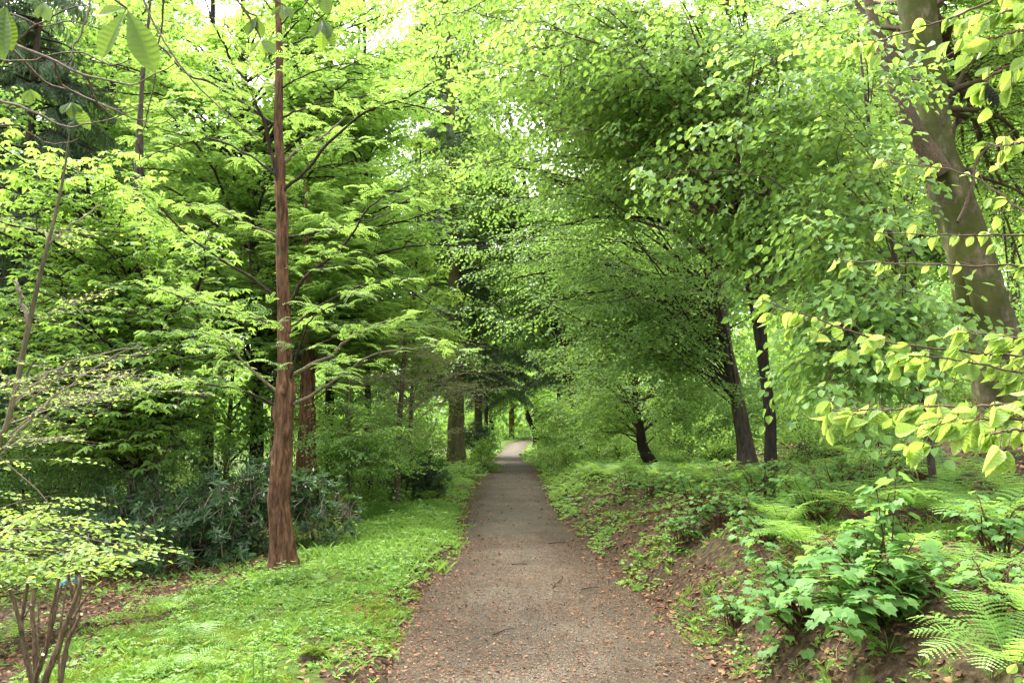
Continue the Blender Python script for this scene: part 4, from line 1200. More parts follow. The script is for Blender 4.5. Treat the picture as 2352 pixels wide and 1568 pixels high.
# ------------------------------------------------------------------ broad-leaved bush on the bank
def leafy_canes(name, label, base, tips, seed, L=.13, cat='shrub', bare=.32):
    rs = np.random.default_rng(seed)
    t = thing(name, base, label, cat)
    lb = Buf()
    tips = [q + rs.normal(0, .05, 3) * k for q in tips for k in ((0, 1, 1.3) if bare > .3 else (0, 1))]
    for tip in tips:
        f = base + np.array([rs.uniform(-.08, .08), rs.uniform(-.08, .08), -.03])
        m_ = f * .5 + tip * .5 + np.array([0, 0, .06]) + rs.normal(0, .02, 3)
        C = spline([f, m_, tip], 14, .004, int(rs.integers(1e9)))
        sb = Buf(); tube(sb, C, np.linspace(.0065, .0025, 14), 6)
        ln = np.linalg.norm(tip - f); k = max(3, int(ln * (1 - bare) / .05))
        for j in range(k):
            q = bare + (1 - bare) * (j + .8) / k; i0 = min(12, int(q * 13)); p = C[i0] + (C[i0 + 1] - C[i0]) * (q * 13 - i0)
            tx = unit(C[i0 + 1] - C[i0]); a = j * 2.4 + rs.uniform(-.4, .4)
            out = unit(np.array([math.cos(a), math.sin(a), .15]))
            for rep in range(2 if j > k - 3 else 1):
                o2 = unit(out * (1 if rep == 0 else -1) + np.array([0, 0, .1]))
                pet = rs.uniform(.05, .10); pe = p + o2 * pet + np.array([0, 0, .01])
                tube(sb, [p, (p + pe) / 2 + [0, 0, .008], pe], [.0016, .0014, .001], 4)
                v, fc = leaf_lobed(L * rs.uniform(.6, 1.1), rs.uniform(.15, .4))
                B = basis(unit(o2 + np.array([0, 0, -rs.uniform(.1, .7)])), np.array([0, 0, 1.]) + o2 * .3 + rs.normal(0, .2, 3))
                lb.add(pe + v @ B.T, fc, np.clip(.3 + .4 * q + rs.uniform(-.2, .2), 0, 1))
        sb.build('stem', M['stem'], t, smooth=True)
    lb.build('foliage', M['currant'], t)
    return t
bb = hit(2010, 1425, 2)
D = bb[1]
leafy_canes('broad_leaved_bush', 'bush of lobed green leaves on dark red stems, at the lower right on the bank', bb,
            [W(2040, 1130, D), W(2035, 1190, D + .1), W(2100, 1235, D - .2), W(2140, 1290, D - .1), W(2160, 1330, D - .3), W(1960, 1210, D + .2), W(1900, 1240, D + .1), W(1850, 1290, D - .1),
             W(1870, 1340, D - .3), W(1920, 1400, D - .5), W(1990, 1380, D - .5), W(2060, 1370, D - .4), W(2120, 1380, D - .2), W(1960, 1310, D - .3), W(2050, 1290, D - .3), W(1900, 1430, D - .4), W(1990, 1260, D), W(1830, 1380, D - .2)], 31)
bb = hit(1830, 1440, 2); D = bb[1]
leafy_canes('broad_leaved_bush', 'smaller bush of the same lobed leaves hanging over the bank to its left', bb,
            [W(1780, 1290, D), W(1740, 1350, D - .1), W(1760, 1420, D - .2), W(1800, 1380, D - .2), W(1790, 1480, D - .2), W(1850, 1350, D), W(1730, 1230, D + .3), W(1820, 1300, D + .1), W(1740, 1390, D)], 32, L=.115)
for k, (vx, vy, tall, sp, lab) in enumerate([(1570, 1250, .32, .16, 'clump of nettle-like leaves hanging on the bank, right of the path'), (1690, 1190, .3, .3, 'leafy clump on top of the bank left of the pale fern'),
                                  (1600, 1170, .35, .3, 'leafy clump in front of the fern with brown stalks'), (1920, 1150, .45, .3, 'leafy seedlings among the tall ferns'), (2290, 1300, .3, .15, 'few lobed leaves on the litter right of the bush'),
                                  (1500, 1145, .35, .3, 'leafy clump on the far part of the right bank')]):
    bb = hit(vx, vy, 2); rs = np.random.default_rng(50 + k)
    leafy_canes('leafy_plant', lab, bb, [bb + np.array([rs.uniform(-sp, sp), rs.uniform(-sp, sp), tall * rs.uniform(.5, 1.1)]) for _ in range(8)], 60 + k, L=.09, cat='plant', bare=.2)

# ------------------------------------------------------------------ nettles and seedlings of the left verge
def herb_plant(pos, h, seed, label, n=5, L=.06, group='tall leafy weeds of the verges'):
    rs = np.random.default_rng(seed)
    t = thing('leafy_weed', pos, label, 'weed', group)
    sb, lb = Buf(), Buf()
    for i in range(n):
        f = np.array(pos) + np.array([rs.uniform(-.12, .12), rs.uniform(-.12, .12), -.03]); hh = h * rs.uniform(.6, 1.1)
        tip = f + np.array([rs.uniform(-.1, .1), rs.uniform(-.1, .1), hh]); C = spline([f, (f + tip) / 2 + rs.normal(0, .01, 3), tip], 8)
        tube(sb, C, np.linspace(.003, .0015, 8), 4)
        k = int(hh / .05) + 2
        for j in range(k):
            q = .2 + .8 * j / (k - 1); p = f + (tip - f) * q; a = j * 1.57 + i
            for s2 in (0, math.pi):
                o2 = np.array([math.cos(a + s2), math.sin(a + s2), .35 - .7 * (1 - q)])
                v, fc = leaf_hex(L * rs.uniform(.7, 1.2) * (1.2 - q * .5), L * .55, .3, .25)
                B = basis(unit(o2 + rs.normal(0, .12, 3)), np.array([0, 0, 1.]) + rs.normal(0, .15, 3))
                lb.add(p + v @ B.T, fc, rs.random())
    sb.build('stems', M['greenstem'], t); lb.build('leaves', M['herb'], t)
weeds = [(700, 1330, .2, 'weeds at the right foot of the twisted redwood'), (615, 1335, .2, 'weeds at the left foot of the twisted redwood'), (560, 1380, .16, 'low weeds between the redwood and the pale fern'), (820, 1330, .16, 'low weeds in the open part of the left verge'), (760, 1440, .16, 'low weeds behind the nearest mossy clod'), (500, 1550, .2, 'leafy weeds at the bottom of the left verge'), (330, 1500, .15, 'leafy weeds at the litter edge right of the cut canes'), (930, 1290, .18, 'weeds at the path edge where the verge bulges out'),
         (880, 1180, .5, 'weed clump between verge and shrubs, beside the budding sapling'), (830, 1200, .45, 'weed clump left of the verge, right of the small rhododendron'), (790, 1235, .4, 'weed clump at the foot of the small rhododendron'),
         (930, 1165, .5, 'tall weeds in front of the fern by the verge'), (850, 1150, .5, 'tall weeds under the budding sapling'), (960, 1190, .3, 'short weeds close to the path edge, mid verge'), (900, 1215, .3, 'short weeds in the middle of the verge beyond the redwood'),
         (655, 1345, .22, 'lone seedling standing in front of the redwood foot'), (595, 1320, .15, 'small seedlings left of the redwood foot'), (430, 1480, .28, 'upright bright seedling on the left verge'), (640, 1560, .25, 'leafy weed beside the mossy lump at the bottom'),
         (1030, 1125, .4, 'weeds by the verge in front of the flared spruce trunk'), (1005, 1135, .45, 'weeds at the foot of the dark evergreen bush'), (1075, 1075, .5, 'weeds beside the flared root of the spruce'), (760, 1260, .3, 'low weeds between redwood and shrubs'),
         (1330, 1075, .5, 'weeds on the right edge of the far path'), (1290, 1060, .5, 'weeds on the right edge where the path dips'), (1380, 1090, .5, 'weeds on the bank under the crooked trunk'), (1450, 1100, .5, 'weeds just below the crooked black trunk'), (1700, 1520, .16, 'bright weeds at the foot of the bank near the bottom'),
         (1760, 1545, .16, 'weeds at the bottom below the smaller lobed bush'), (2050, 1500, .1, 'tiny bright seedling on bare soil at the bottom right'), (1670, 1450, .14, 'low weeds at the foot of the bank by the path'), (1800, 1170, .4, 'weeds at the foot of the thin dark trunk'), (1700, 1130, .4, 'weeds in front of the rough-barked trunk')]
for i, (vx, vy, h, lab) in enumerate(weeds):
    herb_plant(hit(vx, vy, 2), h, 900 + i, lab, n=6 if h > .2 else 3, L=.07 if h > .35 else .05)

# ------------------------------------------------------------------ coppiced canes at lower left
def canes():
    base = hit(95, 1590, 2.5); d = base[1]
    t = thing('cut_back_shrub', base, 'cut back shrub of bare brown canes tied with blue string, at the lower left corner', 'shrub')
    st = [([(80, 1600), (74, 1568), (52, 1469), (45, 1428), (24, 1352)], 15, 9, -.1), ([(51, 1464), (50, 1423), (64, 1337)], 10, 8, -.05), ([(88, 1600), (83, 1552), (79, 1457), (75, 1409), (75, 1351)], 13, 10, .1),
          ([(84, 1605), (79, 1568), (105, 1493), (119, 1409), (136, 1326)], 14, 8, .05), ([(106, 1490), (115, 1457), (128, 1400), (142, 1338)], 8, 6, .1), ([(100, 1605), (105, 1562), (134, 1485), (153, 1428), (172, 1380), (191, 1321)], 20, 9, -.05),
          ([(135, 1600), (143, 1540), (157, 1469), (172, 1409), (188, 1349)], 14, 9, .12), ([(171, 1384), (163, 1350), (156, 1316)], 9, 7, -.03), ([(171, 1384), (174, 1350), (175, 1318)], 8, 6, .03), ([(130, 1600), (136, 1552), (138, 1457), (153, 1342)], 7, 5, .2),
          ([(165, 1420), (177, 1402), (212, 1348)], 7, 5, .1), ([(158, 1465), (162, 1457), (187, 1410)], 9, 8, -.1), ([(72, 1600), (79, 1568), (98, 1502)], 13, 9, -.2), ([(92, 1590), (88, 1528), (89, 1381)], 5, 4, .25), ([(49, 1428), (60, 1410), (72, 1388)], 5, 4, .0),
          ([(172, 1382), (182, 1350), (183, 1320)], 8, 6, .07)]
    for pts, w0, w1, dep in st:
        m = len(pts)
        A = vt([(x, y, w0 + (w1 - w0) * q / (m - 1), d + dep * (.4 + q / (m - 1))) for q, (x, y) in enumerate(pts)], d)
        C = spline(A, 20, .002, int(pts[-1][0]))
        C[:, 3] *= .85 + .2 * (np.sin(np.linspace(0, 21, 20)) > .9)
        b = Buf(); tube(b, C[:, :3], C[:, 3], 9, rough=.15, cap=True, capm=1)
        b.build('cane', [M['cane'], M['cut']], t, smooth=True)
    b = Buf()
    for k in range(3):
        C = spline([W(136, 1340 + 3 * k, d + .1), W(160, 1332 + 4 * k, d - .02), W(190, 1330 + 3 * k, d + .06), W(168, 1322 + 5 * k, d + .22), W(136, 1340 + 3 * k, d + .1)], 24)
        tube(b, C, .0011, 5)
    b.build('string', plain_mat('blue_string', (.03, .18, .30), (.05, .25, .38)), t)
canes()

# ------------------------------------------------------------------ mossy lump at the verge edge
def lump(label, pos, rx, rz, seed):
    t = thing('mossy_root_clod', pos, label, 'clod')
    n = 40; m = 26; th = np.linspace(0, 2 * math.pi, n, endpoint=False); ph = np.linspace(-.5, math.pi / 2, m)
    TH, PH = np.meshgrid(th, ph)
    r = 1 + .35 * fbm(TH * 1.3 * np.cos(PH) + 5, PH * 2.5 + TH * .8 * 0 + seed, seed, 4) + .12 * np.sin(3 * TH + 1) + .08 * fbm(TH * 6, PH * 6, seed + 3, 3)
    V = np.stack([pos[0] + rx * r * np.cos(PH) * np.cos(TH), pos[1] + rx * .8 * r * np.cos(PH) * np.sin(TH), pos[2] + rz * r * np.sin(PH)], -1)
    i = np.arange(m - 1)[:, None]; j = np.arange(n)[None, :]; j2 = (j + 1) % n
    b = Buf(); b.add(V, np.stack([i * n + j, i * n + j2, (i + 1) * n + j2, (i + 1) * n + j], -1).reshape(-1, 4)); b.build('soil', M['earth'], t, smooth=True)
    rs = np.random.default_rng(seed); b = Buf()
    k = 2200; a = rs.uniform(0, 6.283, k); q = np.sqrt(rs.random(k)); PHs = math.pi / 2 - q * 1.25
    keep = (rs.random(k) < np.clip(1.3 - q, 0, 1)) & ((np.sin(a) > -.35) | (q < .45)); a, PHs = a[keep], PHs[keep]
    rr = 1 + .35 * fbm(a * 1.3 * np.cos(PHs) + 5, PHs * 2.5 + seed, seed, 4) + .12 * np.sin(3 * a + 1)
    P = np.stack([pos[0] + rx * rr * np.cos(PHs) * np.cos(a), pos[1] + rx * .8 * rr * np.cos(PHs) * np.sin(a), pos[2] + rz * rr * np.sin(PHs)], -1)
    scatter(b, None, T['moss'], P, np.stack([np.cos(a), np.sin(a), 0 * a], -1) + rs.normal(0, .3, (len(a), 3)), np.array([0, 0, 1.]) + rs.normal(0, .3, (len(a), 3)), rs.uniform(.8, 1.5, len(a)))
    b.build('moss', M['moss'], t)

def tpl_tuft(n, L, Wd, lean=.6, stalk=0.0, trio=False):
    t = Tpl()
    for j in range(n):
        a = 2 * math.pi * j / n + random.uniform(-.5, .5); d = np.array([math.cos(a), math.sin(a), 0]); le = lean * random.uniform(.6, 1.3)
        X = unit(d * le + np.array([0, 0, 1 - min(le, .95)]))
        p = d * .004
        if stalk:
            h = stalk * random.uniform(.4, 1.1); p = d * h * .5 + np.array([0, 0, h])
            if trio:
                sd = np.cross([0, 0, 1.], d)
                for c in (-1, 0, 1):
                    t.leaf(leaf_hex(L, Wd, .25, .2), p, unit(d * (1 if c == 0 else .35) + sd * c * .9 + rv3(.12)), unit(np.array([0, 0, 1.]) + rv3(.2)), random.uniform(.8, 1.1))
                continue
            X = unit(d + rv3(.2) + np.array([0, 0, .1]))
        N = np.array([0, 0, 1.]) + rv3(.1) if abs(X[2]) < .9 else -d
        t.leaf(leaf_hex(L, Wd, .3, .25 if lean > .3 else .1), p, X, N, random.uniform(.6, 1.2))
    return t.done()
T['moss'] = [tpl_tuft(7, .016, .0045, .5) for _ in range(3)]
T['herbs'] = [tpl_tuft(7, .045, .017, .65) for _ in range(3)] + [tpl_tuft(4, .026, .02, .8, .05, True) for _ in range(3)] + [tpl_tuft(6, .032, .024, .8, .045) for _ in range(2)]
T['grass'] = [tpl_tuft(8, .085, .005, .4) for _ in range(3)]
lump('dark mossy clod of roots at the edge of the left verge, nearest the viewer', hit(712, 1522) + np.array([0, 0, -.02]), .10, .10, 3)
lump('second, smaller mossy clod just behind it on the verge edge', hit(865, 1400) + np.array([-.02, 0, -.02]), .06, .04, 8)
lump('tall brown root clod with moss and stalks behind the small rhododendron', foot(800, 13) , .22, .42, 5)

# ------------------------------------------------------------------ ground cover, leaf litter
def in_view(x, y, m=1.5):
    return np.abs(x) < y * .66 + m

def cover():
    lb = Buf()
    def lay(y0, y1, dens, sc, kind, xa, xb, maskf, mat_spread=.5, tone=None):
        area = (y1 - y0) * (xb - xa); n = int(area * dens)
        y = rng.uniform(y0, y1, n); u = rng.uniform(xa, xb, n); x = u + pc(y)
        k = in_view(x, y) & (rng.random(n) < maskf(u, x, y))
        x, y, u = x[k], y[k], u[k]; n = len(x)
        z = g(x, y); a = rng.uniform(0, 6.283, n)
        X = np.stack([np.cos(a), np.sin(a), 0 * a], -1); N = np.array([0, 0, 1.]) + rng.normal(0, .18, (n, 3))
        s = sc * rng.uniform(.6, 1.3, n) * (1 + .7 * fbm(x * 1.6, y * 1.6, 44, 2))
        scatter(lb, None, T[kind], np.stack([x, y, z - .004], -1), X, N, s, np.clip(.5 + .7 * fbm(x * .9, y * .9, 51, 3) + rng.normal(0, .15, n), 0, 1), .4)
    def left(u, x, y):
        w = -u - phw(y) - .05
        far = np.clip((y - 9) / 8, 0, 1)
        inn = np.interp(w, [-.2, .0, .2, 1.35, 1.9, 2.6, 5], [0, .3, 1, 1, .35, .10, .08])
        p = .3 + 1.5 * fbm(x * 1.6, y * 1.6, 61, 3)
        return np.clip(inn * (p + .35), 0, 1) * (1 - far) + far * np.clip(inn + .3 * (w > .1), 0, 1) * .8
    def right(u, x, y):
        w = u - phw(y)
        p = np.clip(.34 + 1.3 * fbm(x * 1.2, y * 1.2, 67, 3), .05, 1)
        far = np.clip((y - 10) / 7, 0, 1)
        return np.interp(w, [-.15, .1, .5, 1, 3], [0, .5, .5, .55, .5]) * np.where((w > 4.2) & (y < 17), .55, 1) * (p * (1 - far) + far * np.clip(p + .45, 0, 1))
    lay(3.2, 7.5, 360, 1.05, 'herbs', -5.5, -.9, left)
    lay(3.2, 9, 260, .95, 'grass', -4.2, -.8, left); lay(9, 16, 120, 1.5, 'grass', -4.2, -.7, left)
    lay(7.5, 13, 230, 1.35, 'herbs', -6.5, -.65, left)
    lay(13, 24, 70, 2.0, 'herbs', -8, -.85, left)
    lay(24, 60, 11, 4.2, 'herbs', -16, -.85, left)
    lay(2.6, 7.5, 240, 1.0, 'herbs', 1.0, 6.5, right); lay(2.6, 9, 120, 1.0, 'grass', 1.0, 5.5, right)
    lay(7.5, 14, 260, 1.5, 'herbs', .9, 10, right)
    lay(14, 26, 95, 2.3, 'herbs', .85, 14, right)
    lay(26, 62, 11, 4.4, 'herbs', .85, 26, right)
    tag(lb.build('ground_cover', M['herb']), 'carpet of small fresh green herbs covering both verges', 'ground cover', kind='stuff')
    # moss cushions on bank and verge
    mb = Buf()
    for (y0, y1, xa, xb, dens, sc) in [(3.2, 8, -3.6, -1.05, 1500, 1.2), (3.2, 9, 1.1, 2.6, 1100, 1.2), (2.6, 6, 1.1, 2.6, 700, 1.2)]:
        n = int((y1 - y0) * (xb - xa) * dens); y = rng.uniform(y0, y1, n); u = rng.uniform(xa, xb, n); x = u + pc(y)
        f = fbm(x * 1.9, y * 1.9, 81, 3)
        k = in_view(x, y) & (f > (.12 if xa < 0 else .16)); x, y = x[k], y[k]; a = rng.uniform(0, 6.283, len(x))
        scatter(mb, None, T['moss'], np.stack([x, y, g(x, y)], -1), np.stack([np.cos(a), np.sin(a), 0 * a], -1), np.array([0, 0, 1.]) + rng.normal(0, .3, (len(x), 3)), sc * rng.uniform(.8, 1.5, len(x)))
    tag(mb.build('moss_carpet', M['moss']), 'yellow-green moss patches on the verge and the bare bank', 'moss', kind='stuff')
    # dead leaves
    T['dead'] = []
    for _ in range(6):
        t = Tpl(); v, f = leaf_hex(.055, .032, random.uniform(-.6, .8), random.uniform(-.3, .5)); t.leaf((v, f), [-.02, 0, .003], [1, 0, .1], [0, 0, 1], 1); T['dead'].append(t.done())
    db = Buf()
    def dead(y0, y1, xa, xb, dens, sc, mf):
        n = int((y1 - y0) * (xb - xa) * dens); y = rng.uniform(y0, y1, n); u = rng.uniform(xa, xb, n); x = u + pc(y)
        k = in_view(x, y) & (rng.random(n) < mf(u, x, y)); x, y, u = x[k], y[k], u[k]; n = len(x)
        hw = phw(y); on = np.abs(u) < hw * .97
        z = np.where(on, pz(y) + .02, g(x, y)) + .004
        a = rng.uniform(0, 6.283, n)
        scatter(db, None, T['dead'], np.stack([x, y, z], -1), np.stack([np.cos(a), np.sin(a), rng.normal(0, .2, n)], -1), np.array([0, 0, 1.]) + rng.normal(0, .35, (n, 3)), sc * rng.uniform(.5, 1.3, n) * np.where(on, .75, 1), np.clip(rng.beta(1.3, 1.6, n), 0, 1), .3)
    pathm = lambda u, x, y: np.interp(np.abs(u) / phw(y), [0, .5, .8, .95, 1.1, 1.3], [.10, .14, .42, .95, 1, .6]) * np.where(u < 0, 1, .8)
    dead(3.0, 9, -1.6, 1.6, 420, .8, pathm); dead(9, 30, -1.5, 1.5, 110, 1.2, pathm)
    bank = lambda u, x, y: np.clip(.75 + .9 * fbm(x * 1.1, y * 1.1, 91, 3), .08, 1)
    dead(2.6, 7, 1.1, 6.5, 330, .95, bank); dead(7, 14, 1.1, 10, 150, 1.2, bank); dead(14, 32, 1.5, 20, 30, 2.2, bank)
    dead(3.2, 12, -7, -3.2, 260, 1.0, bank); dead(4, 12, -3.4, -1.2, 22, 1.0, bank); dead(12, 26, -14, -2.5, 30, 2.0, bank)
    # crumbs of bark and needles on the path
    n = 34000; y = 3.2 + 9 * rng.random(n) ** 1.4; u = rng.uniform(-1.15, 1.15, n); x = u + pc(y); a = rng.uniform(0, 6.283, n)
    k = rng.random(n) < .35 + .6 * np.clip(.4 + fbm(x * 1.6, y * 1.6, 95, 3) + .4 * np.abs(u), 0, 1); x, y, a = x[k], y[k], a[k]; n = len(x)
    scatter(db, None, T['dead'], np.stack([x, y, pz(y) + .019 - .014 * ((x - pc(y)) / 1.1) ** 2], -1), np.stack([np.cos(a), np.sin(a), 0 * a], -1), np.array([0, 0, 1.]) + rng.normal(0, .3, (n, 3)), rng.uniform(.12, .42, n), rng.beta(1.0, 1.6, n), .3)
    # bits of twig lying about
    for i in range(700):
        yy = 3 + 10 * random.random() ** 1.3; uu = random.uniform(-1.3, 5) if random.random() < .75 else random.uniform(-6, -3)
        xx = uu + float(pc(yy))
        if not in_view(xx, yy): continue
        a = random.uniform(0, 6.28); l = random.uniform(.03, .16) * (1 if abs(uu) < 1.1 else 1.8)
        pts = []
        for q in (-.5, 0, .5):
            px = xx + math.cos(a + q * .5) * l * q; py = yy + math.sin(a + q * .5) * l * q
            pts.append([px, py, (float(pz(py)) + .02 if abs(uu) < 1.05 else gz(px, py)) + .004])
        tube(db, pts, [.0016, .0022, .0012], 3, r=random.random() * .7)
    tag(db.build('leaf_litter', M['litter']), 'scattered brown dead leaves, crumbs and twigs over bank and path edges', 'leaf litter', kind='stuff')
cover()

# single sticks that can be told apart on the path
for i, (x0, y0, x1, y1, lab) in enumerate([(1132, 1478, 1180, 1460, 'curved dark twig lying near the middle bottom of the path'), (1270, 1362, 1290, 1345, 'short forked twig lying in the middle of the path'), (1335, 1370, 1375, 1362, 'thin straight twig on the path right of the forked one'),
                                           (1175, 1308, 1210, 1306, 'thin twig lying across the path left of its middle'), (1260, 1258, 1300, 1256, 'small twig on the path where it starts to darken')]):
    p, q = hit(x0, y0), hit(x1, y1); p[2] = float(pz(p[1])) + .026; q[2] = float(pz(q[1])) + .026
    m_ = (p + q) / 2 + np.array([0, .02, .004]); b = Buf(); tube(b, spline([p, m_, q], 8, .002, i), np.linspace(.005, .0025, 8), 6)
    if i == 1: tube(b, [m_, m_ + np.array([.03, .02, 0])], [.003, .002], 5)
    tag(b.build('fallen_twig', M['darkbark'], smooth=True), lab, 'twig', 'twigs lying on the path')
for i, (vx, vy, lab) in enumerate([(2152, 1312, 'small pale feather on the litter right of the broad-leaved bush'), (2168, 1365, 'larger pale feather below the other one')]):
    p = hit(vx, vy) + np.array([0, 0, .012]); v, f = leaf_pleated(.06 + .02 * i, .022, 14, .01, .1, .2)
    b = Buf(); b.add(p + v @ basis(np.array([1, .5 - i, .1]), np.array([0, -.3, 1.])).T, f)
    tag(b.build('feather', plain_mat('pale_feather', (.5, .52, .55), (.6, .62, .65))), lab, 'feather', 'pale feathers')
# exposed root at the flared spruce trunk
p = hit(1068, 1066, 20)
b = Buf(); tube(b, spline([hit(1062, 1062, 20), hit(1085, 1078, 18) + np.array([0, 0, .05]), hit(1100, 1092, 18)], 10), np.linspace(.16, .06, 10), 8, rough=.2)
tag(b.build('tree_root', M['darkbark'], smooth=True), 'dark root running from the flared trunk to the path edge', 'root')

# ------------------------------------------------------------------ branches close to the viewer
def chestnut_overhead():
    base = np.array([-3.6, 1.4, gz(-3.6, 1.4)])
    t = thing('overhanging_chestnut', base, 'chestnut whose hand-shaped leaves and curved twigs hang into the upper left corner', 'tree')
    tr = np.array([[-3.6, 1.4, base[2] - .1, .13], [-3.55, 1.45, 1.5, .11], [-3.6, 1.5, 3.2, .09], [-3.5, 1.6, 5.5, .05], [-3.4, 1.7, 7, .02]])
    b = Buf(); C = spline(tr, 20); tube(b, C[:, :3], C[:, 3], 14, rough=.15); b.build('trunk', M['greybark'], t, smooth=True)
    wb = Buf(); J = np.array([-3.55, 1.48, 2.9])
    st = W(-60, 60, 3.2)
    tube(wb, spline([J, (J + st) / 2 + [0, 0, .15], st], 10), np.linspace(.03, .012, 10), 7)
    arcs = [[(-60, 60), (35, 100), (126, 141), (201, 176), (282, 194), (322, 191), (403, 146)], [(-60, 60), (25, 110), (100, 186), (166, 211), (242, 242), (282, 252), (343, 227)], [(-60, 200), (0, 232), (65, 252), (151, 292), (201, 287), (322, 252)],
            [(126, 141), (151, 201), (282, 262), (368, 284), (413, 257)], [(35, 100), (80, 60), (160, 20), (230, 5)], [(-60, 60), (20, 30), (100, 60), (180, 50), (290, 90), (352, 120)], [(-60, 130), (60, 140), (170, 120), (250, 150), (300, 140)],
            [(201, 176), (230, 240), (300, 300)], [(200, -40), (202, 40), (170, 110), (160, 160)], [(-60, 300), (40, 290), (110, 330), (180, 320)], [(300, -60), (360, 60), (420, 160), (520, 260), (600, 320)], [(380, -40), (366, 100), (340, 260), (318, 330)]]
    for i, a in enumerate(arcs):
        A = [W(x, y, 3.2 + .12 * q * (1 if i % 2 else -.6)) for q, (x, y) in enumerate(a)]
        C = spline(A, 24, .004, i); tube(wb, C, np.linspace(.0075 if i < 3 else .005, .0018, 24), 5)
    for (pts, dd) in [([(-20, -60), (150, -70), (292, 20)], 1.45), ([(292, -60), (500, -60), (632, 2), (650, 12)], 2.3), ([(500, -60), (640, -50), (742, 45)], 2.4), ([(500, -60), (560, 20), (590, 38)], 2.4), ([(560, 20), (590, 70), (600, 92)], 2.4), ([(-120, -60), (-40, -60), (15, 15)], 1.5)]:
        A = [W(x, y, dd) for x, y in pts]; tube(wb, spline(A, 12), np.linspace(.005, .002, 12), 6)
        s0 = W(pts[0][0], pts[0][1], dd)
    tube(wb, spline([J + [0, 0, .3], W(-300, -160, 1.9), W(-20, -60, 1.5), W(292, -60, 2.3), W(500, -60, 2.35)], 20), np.linspace(.02, .006, 20), 6)
    wb.build('branches', M['twig'], t, smooth=True)
    lb = Buf(); rs = np.random.default_rng(8)
    def leaflet(a, b_, Wd, dd, d2, r, flip=0):
        A = W(a[0], a[1], dd); Bq = W(b_[0], b_[1], d2); L = np.linalg.norm(Bq - A)
        v, f = leaf_pleated(L, Wd * L, 22, .008, .10, .35, widest=.62)
        N = np.array([flip * .5, -1, .25])
        lb.add(A + v @ basis(Bq - A, N).T, f, r)
    for (a, tips, dd) in [((292, 20), [((352, 158), .36, .75), ((330, 108), .48, .15), ((226, 128), .42, .85), ((218, 28), .30, .8), ((268, 22), .3, .1)], 1.45),
                          ((15, 15), [((-10, 100), .4, .1), ((22, 112), .42, .6), ((-40, 60), .4, .3), ((0, 130), .3, .8)], 1.5),
                          ((650, 12), [((622, 35), .4, .15), ((672, 38), .42, .2), ((650, 45), .35, .6)], 2.3), ((742, 45), [((718, 82), .45, .15), ((756, 84), .45, .15), ((738, 118), .42, .8), ((768, 105), .3, .5)], 2.4),
                          ((590, 38), [((566, 78), .45, .15), ((604, 82), .45, .15), ((588, 70), .3, .4)], 2.4), ((600, 92), [((572, 120), .42, .7), ((604, 128), .45, .8), ((630, 118), .42, .7)], 2.4), ((742, -20), [((722, 10), .5, .4), ((752, 30), .5, .3)], 2.4),
                          ((165, 235), [((140, 258), .5, .2), ((165, 270), .5, .2), ((188, 258), .4, .5), ((205, 295), .35, .8)], 3.1), ((70, 205), [((48, 232), .45, .2), ((70, 240), .45, .3), ((92, 228), .4, .7)], 3.2), ((100, 5), [((85, 40), .45, .3), ((110, 45), .45, .7)], 3.0)]:
        for (q, wd, r) in tips:
            leaflet(a, q, wd, dd, dd + rs.uniform(-.05, .05), r, (q[0] - a[0]) / 160)
    lb.build('crown', M['chestnut_near'], t)

